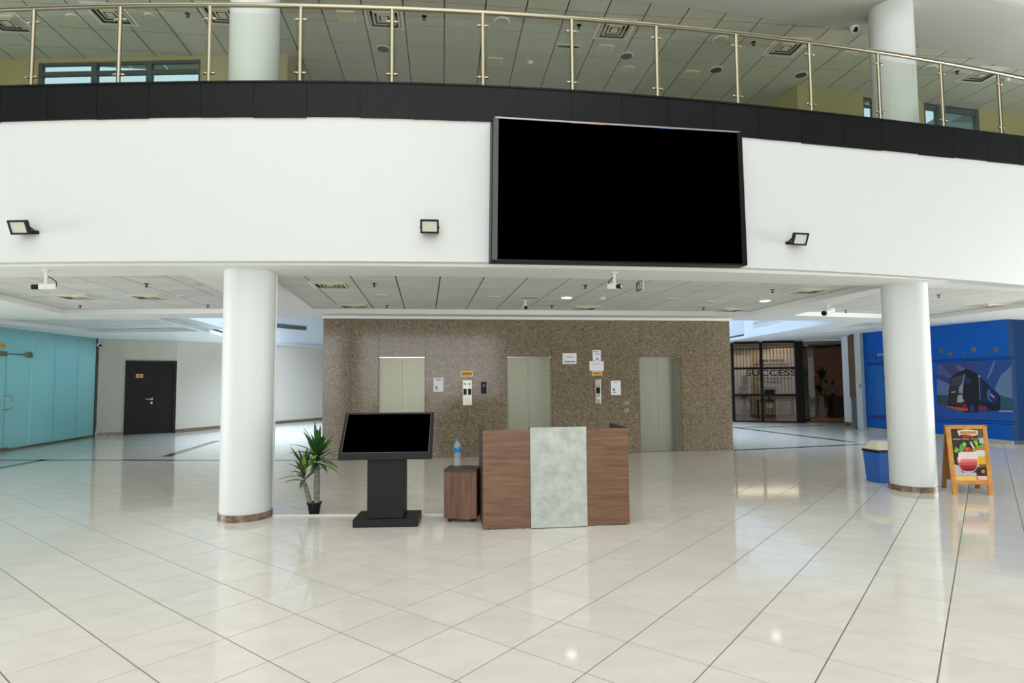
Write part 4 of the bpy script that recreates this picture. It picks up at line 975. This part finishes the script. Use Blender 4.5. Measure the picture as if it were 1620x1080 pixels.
dbox(DW-.022, DW, .023, .66, .012, dz+.012).build('side_panel', WALNUTD, dsk, bevel=.0015)
dbox(.023, DW-.023, .082, .6, .72, .745).build('worktop', WALNUTD, dsk)
for u in (.06, u1-.08, u2+.08, DW-.06): MB().lathe(D0+dx*u+dy*.011, [(.008, 0), (.008, .0125)], 10).build('glide', BLACK, dsk)
# pedestal drawer unit
Q0, Q1 = at(702, 826.5), at(754.5, 827); qx = (Q1-Q0).normalized(); qy = Vector((-qx.y, qx.x, 0)); QW = (Q1-Q0).length
pz = zat(Q0.x, Q0.y, 743); pz0 = zat(Q0.x, Q0.y, 823)+.02
pd = thing('drawer_pedestal', 'small walnut pedestal on castors left of the desk', 'cabinet', Q0)
def qbox(u0, u1_, v0, v1, z0, z1): return MB().box(Q0+qx*u0+qy*v0+Vector((0, 0, z0)), qx*(u1_-u0), qy*(v1-v0), (0, 0, z1-z0))
qbox(.003, QW-.003, .002, .37, pz0, pz-.022).build('body', WALNUTV, pd, bevel=.002)
qbox(0, QW, -.006, .378, pz-.021, pz).build('top', WALNUTD, pd, bevel=.003)
for (u, v) in ((.06, .05), (QW-.06, .05), (.06, .32), (QW-.06, .32)):
    c = Q0+qx*u+qy*v; cs = MB().cbox(c+Vector((0, 0, pz0-.008)), .04, .04, .015, qx, qy).build('caster', BLACK, pd)
    MB().lathe(c+Vector((0, 0, .021))-qx*.014, [(.012, 0), (.02, .003), (.02, .025), (.012, .028)], 14, qx).build('wheel', BLACK, cs)
# bottle
bc = at(723.5, 737.6, pz); bt = thing('water_bottle', 'plastic water bottle with a blue label on the walnut pedestal', 'bottle', bc)
MB().lathe(bc, [(.036, 0), (.044, .012), (.044, .05), (.041, .09), (.044, .13), (.0445, .215), (.042, .24), (.028, .275), (.016, .295), (.015, .305)], 24).build('body', CLEAR, bt, smooth=True)
MB().lathe(bc+Vector((0, 0, .165)), [(.0455, 0), (.0462, .003), (.0462, .058), (.0455, .06)], 24).build('label', LABELB, bt, smooth=True)
bcv = Vector((-bc.x, -bc.y, 0)).normalized()
m_ = MB(); sdv = Vector((bcv.y, -bcv.x, 0))
for (a0, a1, z0, z1) in ((-.9, -.5, .01, .05), (-.35, .0, .01, .05), (.55, .85, .015, .045)):
    vs = []
    for a in (a0, a1):
        d_ = bcv*math.cos(a)-sdv*math.sin(a)
        vs += [bc+d_*.0466+Vector((0, 0, .165+z0)), bc+d_*.0466+Vector((0, 0, .165+z1))]
    m_.add(vs, [(0, 1, 3, 2)])
m_.build('label_marks', mat('label_navy', rgb(14, 34, 70), .4), bt, kind='stuff')
MB().lathe(bc+Vector((0, 0, .3)), [(.0175, 0), (.0175, .02), (.014, .023)], 16).build('cap', mat('cap_blue', rgb(70, 120, 190), .4), bt, smooth=True)
# ---------------------------------------------------------------- touchscreen kiosk
K0, K1 = at(557.5, 835), at(660.5, 833); kx = (K1-K0).normalized(); ky = Vector((-kx.y, kx.x, 0)); KW = (K1-K0).length
kz = zat(K0.x, K0.y, 822)
ks = thing('touchscreen_kiosk', 'black touchscreen kiosk with a slanted screen left of the desk', 'kiosk', K0)
MB().box(K0, kx*KW, ky*.45, (0, 0, kz)).build('base', BLACK, ks, bevel=.006)
pu0 = (onv(580, 780, K0, K1).xy-K0.xy).dot(kx.xy); pu1 = (onv(638, 780, K0, K1).xy-K0.xy).dot(kx.xy)
MB().box(K0+kx*pu0+ky*.03+Vector((0, 0, kz)), kx*(pu1-pu0), ky*.3, (0, 0, .84-kz)).build('pedestal', DARKM, ks, bevel=.003)
kp = K0-ky*.1                                                       # lower front edge of the screen housing
s0 = onv(534.5, 727, kp, kp+kx); s1 = onv(682.5, 727, kp, kp+kx); s1.z = s0.z = (s0.z+s1.z)/2
kt = kp+ky*.36
t0_ = onv(539, 652.5, kt, kt+kx); t1_ = onv(679.5, 652, kt, kt+kx); zt4 = (t0_.z+t1_.z)/2
lip = zat(*s0.xy, 719.5)
sv = ((t0_+t1_)/2-(s0+s1)/2); cxm = (s0+s1)/2; hw = (s1-s0).length/2
lowf = cxm.copy(); lowf.z = lip; topb = (kt+kx*((cxm-kt).dot(kx))); topb.z = zt4
sl_v = topb-lowf; sln = kx.cross(sl_v).normalized()
if sln.z < 0: sln = -sln
hb = MB()
pr = [lowf, topb, topb-Vector((0, 0, .05)), lowf+Vector((0, .0, 0))+ky*.1-Vector((0, 0, lip-s0.z)), Vector((lowf.x, lowf.y, s0.z))]
vs = [p_-kx*hw for p_ in pr]+[p_+kx*hw for p_ in pr]
hb.add(vs, [(0,1,2,3,4), (9,8,7,6,5)]+[(i, 5+i, 5+(i+1) % 5, (i+1) % 5) for i in range(5)])
hb.build('screen_housing', BLACK, ks, bevel=.004)
sl_u = sl_v.normalized(); sl_L = sl_v.length
MB().box(lowf-kx*(hw-.03)+sl_u*.02+sln*.0005, kx*(2*hw-.06), sl_u*(sl_L-.04), sln*.003).build('bezel_trim', mat('trim_grey', rgb(84, 90, 90), .4), ks)
MB().box(lowf-kx*(hw-.036)+sl_u*.026+sln*.0038, kx*(2*hw-.072), sl_u*(sl_L-.052), sln*.002).build('screen', SCREEN, ks)
# white cable cover on the floor
c0_, c1_ = at(432, 816.5), at(702, 814.5)
tag(MB().seg(c0_, c1_, 0.0005, .018, -.018, .018).build('cable_cover', WPLAST, bevel=.004), 'thin white cable cover across the floor from left column to pedestal', 'cable cover')

# ---------------------------------------------------------------- video wall
zb_ = lambda x: zcl(x, E_BOT)
xl = xat(776.5, zb_, -.22); xr = xat(1182.5, zb_, -.22)
VL, VR = cpt(xl, -.22, 0), cpt(xr, -.22, 0); vx = (VR-VL).normalized(); vn = Vector((-vx.y, vx.x, 0))
vs_ = thing('video_wall', 'large black video screen mounted on the white balcony front', 'screen', VL+Vector((0, 0, 3)))
BLc, BRc, TLc, TRc = onv(776.5, 412, VL, VR), onv(1182.5, 419.5, VL, VR), onv(779, 184.5, VL, VR), onv(1173.5, 208.5, VL, VR)
z0, z1 = (BLc.z+BRc.z)/2, (TLc.z+TRc.z)/2
def quadbox(a, b, c, d, th, name, mt):
    f_ = [a, b, c, d]; MB().add(f_+[p_+vn*th for p_ in f_], [(0,1,2,3),(7,6,5,4),(0,4,5,1),(1,5,6,2),(2,6,7,3),(3,7,4,0)]).build(name, mt, vs_)
quadbox(BLc, BRc, TRc, TLc, .2, 'cabinet', BLACK)
bil = lambda a, b: (BLc*(1-a)+BRc*a)*(1-b)+(TLc*(1-a)+TRc*a)*b
o_ = -vn*.012
quadbox(bil(.024, .012)+o_, bil(.977, .012)+o_, bil(.977, .988)+o_, bil(.024, .988)+o_, .01, 'screen_face', SCREEN)
quadbox(bil(.004, .006)+o_, bil(.023, .006)+o_, bil(.023, .993)+o_, bil(.004, .993)+o_, .01, 'side_bezel', BEZEL)
quadbox(bil(.978, .006)+o_, bil(.998, .006)+o_, bil(.998, .993)+o_, bil(.978, .993)+o_, .01, 'side_bezel', BLACK)
quadbox(bil(.01, .989)+o_, bil(.99, .989)+o_, bil(.99, 1)+o_, bil(.01, 1)+o_, .01, 'top_bezel', mat('silver_strip', rgb(176, 178, 176), .3, .5))
quadbox(bil(.3, .986)+o_*1.1, bil(.43, .986)+o_*1.1, bil(.43, .989)+o_*1.1, bil(.3, .989)+o_*1.1, .002, 'lit_row', mat('red_row', rgb(214, 90, 50), .5))
quadbox(bil(.65, .986)+o_*1.1, bil(.71, .986)+o_*1.1, bil(.71, .989)+o_*1.1, bil(.65, .989)+o_*1.1, .002, 'lit_row', mat('blue_row', rgb(40, 100, 210), .5))

# ---------------------------------------------------------------- floodlights
def flood(px, py, label, wd=.205, ht=.155, side=0):
    zf = lambda x: 3.4
    x = xat(px, zf, -.15); c = cpt(x, -.17, 0); c = onv(px, py, c, c+Vector((1, 0, 0)))
    n = nrm(x); tx = Vector((n.y, -n.x, 0)); t = thing('floodlight', label, 'floodlight', c, 'wall floodlights')
    al = math.radians(24); fz = Vector((0, 0, 1))*math.cos(al)-n*math.sin(al); fy = tx.cross(fz)   # fz: up along the face, leaning out at the top
    fy = -fy if fy.dot(n) < 0 else fy
    b = .02
    fr = MB()
    fr.cbox(c+fz*(ht/2-b/2), wd, .03, b, tx, fy, fz).cbox(c-fz*(ht/2-b/2), wd, .03, b, tx, fy, fz)
    fr.cbox(c+tx*(wd/2-b/2), b, .03, ht-2*b, tx, fy, fz).cbox(c-tx*(wd/2-b/2), b, .03, ht-2*b, tx, fy, fz)
    fr.build('frame', BLACK, t, bevel=.004)
    MB().cbox(c+fy*.03, wd*.94, .028, ht*.94, tx, fy, fz).build('housing', BLACK, t, bevel=.006)
    MB().cbox(c-fy*.002, wd-2*b, .004, ht-2*b, tx, fy, fz).build('lens', FLOODG, t)
    MB().cbox(c-fy*.0045, wd*.4, .002, ht*.36, tx, fy, fz).build('led_chip', mat('led_yellow', rgb(206, 208, 168), .5), t)
    wl = Vector((0, 0, 0)); bz = c-fz*.01
    for s in (-1, 1): MB().tube([bz+tx*(s*wd*.5)+fy*.03, bz+tx*(s*wd*.42)+n*.12-Vector((0, 0, .01))], .009, 8).build('bracket_arm', BLACK, t)
    MB().cbox(bz+n*.15-Vector((0, 0, .01)), wd*.9, .04, .035, tx, n).build('wall_bracket', BLACK, t)
flood(29.5, 359.5, 'small black-framed floodlight at the left end of white balcony front')
flood(679.5, 358, 'small black-framed floodlight just left of the big screen')
flood(1266, 378, 'small black-framed floodlight right of the big screen')

# ---------------------------------------------------------------- cameras
def cctv(P0, drop, d, label, blen=.17, br=.035, lens=.07, cable=True, box=True, plate=.04):
    d = Vector(d).normalized(); t = thing('security_camera', label, 'camera', P0)
    MB().lathe(P0, [(plate, 0), (plate, -.012), (plate*.5, -.02)][::-1], 16).build('mount_plate', WPLAST, t)
    e = P0-Vector((0, 0, drop))
    MB().tube([P0, e], .016, 10).build('stalk', WPLAST, t, smooth=True)
    h = e-Vector((0, 0, br+.008)); s = d.cross(Vector((0, 0, 1)))
    if s.length < .05: s = Vector((1, 0, 0))
    s.normalize(); u_ = s.cross(d)
    MB().lathe(e, [(.02, -.014), (.024, 0), (.02, .014)], 12).build('swivel', WPLAST, t, smooth=True)
    if box: MB().cbox(h-d*.02, br*2, blen, br*1.9, s, d, u_).build('body', WPLAST, t, bevel=.008)
    else: MB().tube([h-d*(blen*.6), h+d*(blen*.4)], br, 16).build('body', WPLAST, t, smooth=True, bevel=.006)
    b = h+d*(blen/2-.02)
    MB().tube([b, b+d*lens], br*.82, 16).build('lens', BLACK, t, smooth=True)
    MB().tube([b+d*lens, b+d*(lens+.004)], br*.5, 12).build('lens_glass', mat('lens_glass', rgb(10, 10, 14), .05), t)
    if cable: MB().tube([e+Vector((0, 0, drop*.55))+s*.016, e-d*.05+Vector((0, 0, drop*.4)), e-d*.1+Vector((0, 0, drop*.1)), h-d*.105], .006, 6).build('cable', BLACK, t, smooth=True)
cctv(at(73.5, 427, ZB), .155, (-.93, -.35, -.05), 'white box security camera hanging near the left end of soffit')
cctv(at(971.5, 430.5, ZB), .135, (.55, -.8, -.12), 'white box security camera hanging beside the green exit sign', blen=.15)
cctv(at(831, 475.5, ZT), .07, (.15, -.95, -.2), 'small white camera facing out under middle of tiled ceiling', blen=.1, br=.045, lens=.02, cable=False, box=False)
cctv(at(1309, 482.5, ZB), .06, (-.8, -.55, -.25), 'white bullet camera under the ceiling left of right column', blen=.3, br=.055, lens=.02, cable=False, box=False)
q = onv(163, 530, wp[0], wp[1]); cctv(Vector((q.x+.1, q.y-.3, ZB)), .16, (.75, -.65, -.15), 'small camera hanging beside the teal glass end post', blen=.2, br=.04, lens=.06, cable=False)
dm = at(1351, 39.5, ZU); t = thing('security_camera', 'white dome camera under the upper ceiling beside the right column', 'camera', dm)
MB().lathe(dm, [(.03, -.13), (.06, -.1), (.062, -.05), (.07, -.01), (.07, 0)], 20).build('housing', WPLAST, t, smooth=True)
MB().lathe(dm+Vector((0, -.025, -.09)), [(.012, -.04), (.036, -.03), (.042, 0), (.036, .03), (.012, .04)], 16).build('lens_ball', BLACK, t, smooth=True)

# ---------------------------------------------------------------- exit sign
X0 = at(1016, 443.0, 2.935); X1 = at(1006.5, 447.2, 2.935); xd = (X0-X1).normalized(); xn = Vector((xd.y, -xd.x, 0))
if xn.dot(Vector((-X0.x, -X0.y, 0))) < 0: xn = -xn
es = thing('exit_sign', 'green emergency exit sign hanging edgewise below the tiled ceiling', 'sign', X1)
hh = .132; xl_ = (X0-X1).length
MB().box(X1-Vector((0, 0, hh)), xd*xl_, xn*-.022, (0, 0, hh)).build('panel', WPLAST, es)
MB().box(X1-Vector((0, 0, hh))+xn*.0005, xd*xl_, xn*.003, (0, 0, hh)).build('green_face', GREEN, es)
def xp(u, v, l=1): return X1-Vector((0, 0, hh))+xd*(xl_*u)+Vector((0, 0, hh*v))+xn*(.004+.0005*l)
m_ = MB()
m_.poly([xp(.68, .15), xp(.9, .15), xp(.9, .88), xp(.68, .88)])
n = 10; m_.poly([xp(.45+.05*math.cos(6.283*k/n), .8+.08*math.sin(6.283*k/n)) for k in range(n)])
m_.poly([xp(.34, .62), xp(.5, .7), xp(.6, .5), xp(.55, .46), xp(.49, .58), xp(.46, .42), xp(.58, .3), xp(.55, .12), xp(.49, .14), xp(.5, .27), xp(.38, .36), xp(.26, .18), xp(.2, .24), xp(.33, .44), xp(.38, .58), xp(.28, .5), xp(.24, .55)])
m_.build('pictogram', mat('sign_white', rgb(236, 240, 236), .5), es)
for u in (.2, .8):
    p_ = X1+xd*(xl_*u)-xn*.011; MB().tube([p_, Vector((p_.x, p_.y, ZT))], .006, 8).build('hanger', STEEL, es)
MB().cbox(X1+xd*xl_*.5-xn*.011+Vector((0, 0, ZT-2.935-.012)), .3, .06, .024, xd, xn).build('ceiling_box', LAMPOFF, es)

# ---------------------------------------------------------------- ceiling fittings
def diffuser(px, py, z, label, ax, ay, s=.58, group=None):
    c = at(px, py, z); t = thing('air_diffuser', label, 'air diffuser', c, group)
    def ringm(a, b, z0, z1, mt, nm):
        vs = []
        for (r, zz_) in ((a, z0), (b, z1), (b, z1+.006), (a, z0+.006)):
            for (sx_, sy_) in ((-1, -1), (1, -1), (1, 1), (-1, 1)): vs.append(c+ax*(sx_*r)+ay*(sy_*r)+Vector((0, 0, zz_)))
        fs = []
        for k in range(4):
            for q_ in range(4): fs.append((k*4+q_, k*4+(q_+1) % 4, ((k+1) % 4)*4+(q_+1) % 4, ((k+1) % 4)*4+q_))
        MB().add(vs, fs).build(nm, mt, t)
    h = s/2
    ringm(h, h*.84, -.008, -.012, WPLAST, 'frame')
    MB().box(c-ax*h*.84-ay*h*.84+Vector((0, 0, -.002)), ax*h*1.68, ay*h*1.68, (0, 0, .001)).build('dark_throat', mat('throat', rgb(52, 50, 44), .8), t)
    for k, (a, b) in enumerate(((.8, .70), (.58, .48), (.37, .27))): ringm(h*a, h*b, -.014, -.032+.006*k, CREAM, 'louvre_ring')
    MB().cbox(c+Vector((0, 0, -.02)), h*.36, h*.36, .01, ax, ay).build('centre_plate', CREAM, t)
def downlight(px, py, z, label, mt, r=.1, group=None, sq=False, ax=None, ay=None, nm='downlight', cat='ceiling light'):
    c = at(px, py, z); t = thing(nm, label, cat, c, group)
    if sq:
        MB().cbox(c-Vector((0, 0, .006)), 2*r, 2*r, .012, ax, ay).build('frame', WPLAST, t, bevel=.003); MB().cbox(c-Vector((0, 0, .0135)), 1.7*r, 1.7*r, .003, ax, ay).build('diffuser', mt, t)
    else:
        MB().lathe(c, [(r*.85, -.012), (r, -.004), (r, 0)], 24).build('rim', WPLAST, t); MB().lathe(c, [(r*.8, -.0145), (r*.82, -.012)], 24).build('diffuser', mt, t)
def sprinkler(px, py, z, label):
    c = at(px, py, z); t = thing('sprinkler', label, 'sprinkler', c)
    DK = BLACK
    MB().lathe(c, [(.028, -.008), (.04, 0)], 14).build('escutcheon', DARKM, t)
    MB().tube([c, c-Vector((0, 0, .045))], .009, 8).build('stem', DK, t); MB().lathe(c-Vector((0, 0, .05)), [(.008, -.004), (.026, 0), (.026, .004)], 12).build('deflector', DK, t)
EUx, EVx = EU, EV
for px, py, lb in ((523, 449.5, 'square air diffuser in lower tiled ceiling, nearest the left column'), (560, 483, 'square air diffuser in lower ceiling above the leftmost lift'), (925, 486, 'square air diffuser in lower ceiling above right call panel'), (1155, 489, 'square air diffuser in lower ceiling near right corner of lift wall'),
                   (1277, 459, 'square air diffuser in lower ceiling left of the right column'), (121, 468.5, 'square air diffuser in left tiled ceiling field, left of two'), (236, 468.5, 'square air diffuser in left tiled ceiling field, right of two'), (1563, 482.5, 'square air diffuser in ceiling right of the right column'), (222, 522.5, 'square air diffuser in far left ceiling near the dark door')):
    diffuser(px, py, ZT, lb, EUx, EVx)
for px, py, lb in ((12, 35, 'square air diffuser in upper ceiling at far left frame edge'), (175, 22, 'square air diffuser in upper ceiling beside the second railing post'), (352, 22, 'square air diffuser in upper ceiling partly behind left column'), (608, 28, 'square air diffuser in upper ceiling beside the fifth railing post'), (972, 46, 'square air diffuser in upper ceiling above the big screen'), (1243, 74, 'square air diffuser in upper ceiling left of the right column'), (1552, 118, 'square air diffuser in upper ceiling right of the right column')):
    diffuser(px, py, ZU, lb, UU, UV_)
downlight(896.5, 470, ZT, 'lit round downlight in lower ceiling right of small camera', LAMPON, .11)
downlight(1210, 475, ZT, 'lit round downlight in lower ceiling above the dark shopfront', LAMPON, .11)
for px, py, z, lb, m2, r in ((63, 468, ZT, 'unlit round downlight in left ceiling field beside box camera', LAMPGREY, .12), (291, 468.5, ZT, 'unlit round downlight in left ceiling field beside left column', LAMPGREY, .12), (781, 469, ZT, 'beige round ceiling speaker left of the small camera', LAMPOFF, .1),
                         (117, 27.5, ZU, 'yellowish round downlight in upper ceiling left of second post', LAMPOFF, .1), (237, 25, ZU, 'faint round downlight in upper ceiling right of second post', LAMPOFF, .08), (794, 34, ZU, 'large pale round downlight in upper ceiling above screen corner', LAMPGREY, .13), (1139, 62.5, ZU, 'large pale round downlight in upper ceiling left of ninth post', LAMPGREY, .13), (1471, 108, ZU, 'large pale round downlight in upper ceiling right of right column', LAMPGREY, .13),
                         (994, 109, ZU, 'yellow round fitting in upper ceiling over the screen', LAMPOFF, .12), (991, 88, ZU, 'grey round speaker in upper ceiling over the screen', CGRID, .12), (606, 77, ZU, 'grey round speaker in upper ceiling left of fifth post', CGRID, .12), (1133, 110, ZU, 'grey round speaker in upper ceiling over screen right end', CGRID, .12), (1267, 118, ZU, 'grey round speaker in upper ceiling by the olive wall corner', CGRID, .12)):
    downlight(px, py, z, lb, m2, r)
for px, py, z, lb in ((604, 467, ZT, 'square unlit panel light in lower ceiling above the kiosk'), (1062, 472.5, ZT, 'square unlit panel light in lower ceiling right of exit sign'), (1122, 477, ZT, 'square unlit panel light in lower ceiling near second lit downlight'), (302, 461-12, ZT, 'square unlit panel light in left ceiling field by the soffit')):
    downlight(px, py, z, lb, LAMPOFF, .11, sq=True, ax=EUx, ay=EVx, nm='panel_light')
for px, py, lb in ((783, 97, 'square unlit panel light in upper ceiling left of screen top'), (957, 77, 'square unlit panel light in upper ceiling right of seventh post'), (548, 25, 'square unlit panel light in upper ceiling left of fifth post'), (1092, 117, 'square unlit panel light in upper ceiling above screen right half'), (1340, 87, 'square unlit panel light in upper ceiling left of right column')):
    downlight(px, py, ZU, lb, LAMPOFF, .13, sq=True, ax=UU, ay=UV_, nm='panel_light')
for px, py, z, lb in ((592, 448, ZT, 'dark sprinkler head in lower ceiling near the soffit above kiosk'), (612, 483, ZT, 'dark sprinkler head in lower ceiling above the leftmost lift'), (926, 451, ZT, 'dark sprinkler head in lower ceiling left of box camera'), (873, 483, ZT, 'dark sprinkler head in lower ceiling above middle lift'), (1113, 486.5, ZT, 'dark sprinkler head in lower ceiling near the rightmost lift'), (1222, 458, ZT, 'dark sprinkler head in lower ceiling above second lit downlight'),
                     (127, 483, ZT, 'dark sprinkler head in left ceiling field, back left'), (232, 448.5, ZT, 'dark sprinkler head in left ceiling field, near the soffit'), (329, 482.5, ZT, 'dark sprinkler head in left ceiling field beside left column'), (1485, 466, ZT, 'dark sprinkler head in right ceiling field just past right column'), (1338, 491, ZT, 'dark sprinkler head in right ceiling field behind bullet camera'),
                     (297, 22, ZU, 'dark sprinkler head in upper ceiling left of third post'), (671, 26, ZU, 'dark sprinkler head in upper ceiling right of fifth post'), (916, 40, ZU, 'dark sprinkler head in upper ceiling right of seventh post'), (1192, 67, ZU, 'dark sprinkler head in upper ceiling right of ninth post'), (1514, 113, ZU, 'dark sprinkler head in upper ceiling right of right column')):
    sprinkler(px, py, z, lb)
def detector(px, py, z, label):
    c = at(px, py, z); t = thing('smoke_detector', label, 'smoke detector', c)
    MB().lathe(c, [(.02, -.045), (.04, -.04), (.05, -.015), (.055, 0)], 18).build('housing', WPLAST, t, smooth=True); MB().lathe(c, [(.008, -.05), (.012, -.045)], 8).build('sensor', BLACK, t)
detector(953, 470.5, ZT, 'white smoke detector in lower ceiling right of first lit downlight'); detector(839, 98, ZU, 'white smoke detector in upper ceiling right of sixth post'); detector(1593, 125, ZU, 'white smoke detector in upper ceiling at right frame edge')
def slot(px, py, z, label, ax, ay, ln=.5):
    c = at(px, py, z); t = thing('slot_diffuser', label, 'air diffuser', c)
    MB().cbox(c-Vector((0, 0, .005)), ln, .12, .01, ax, ay).build('frame', CREAM, t); MB().cbox(c-Vector((0, 0, .0115)), ln*.9, .05, .003, ax, ay).build('slot', BLACK, t)
slot(838, 470, ZT, 'narrow slot air outlet in lower ceiling above small camera', EUx, EVx, .34); slot(899, 73, ZU, 'narrow slot air outlet in upper ceiling at seventh post', UU, UV_, .4)
bpy.context.view_layer.update()
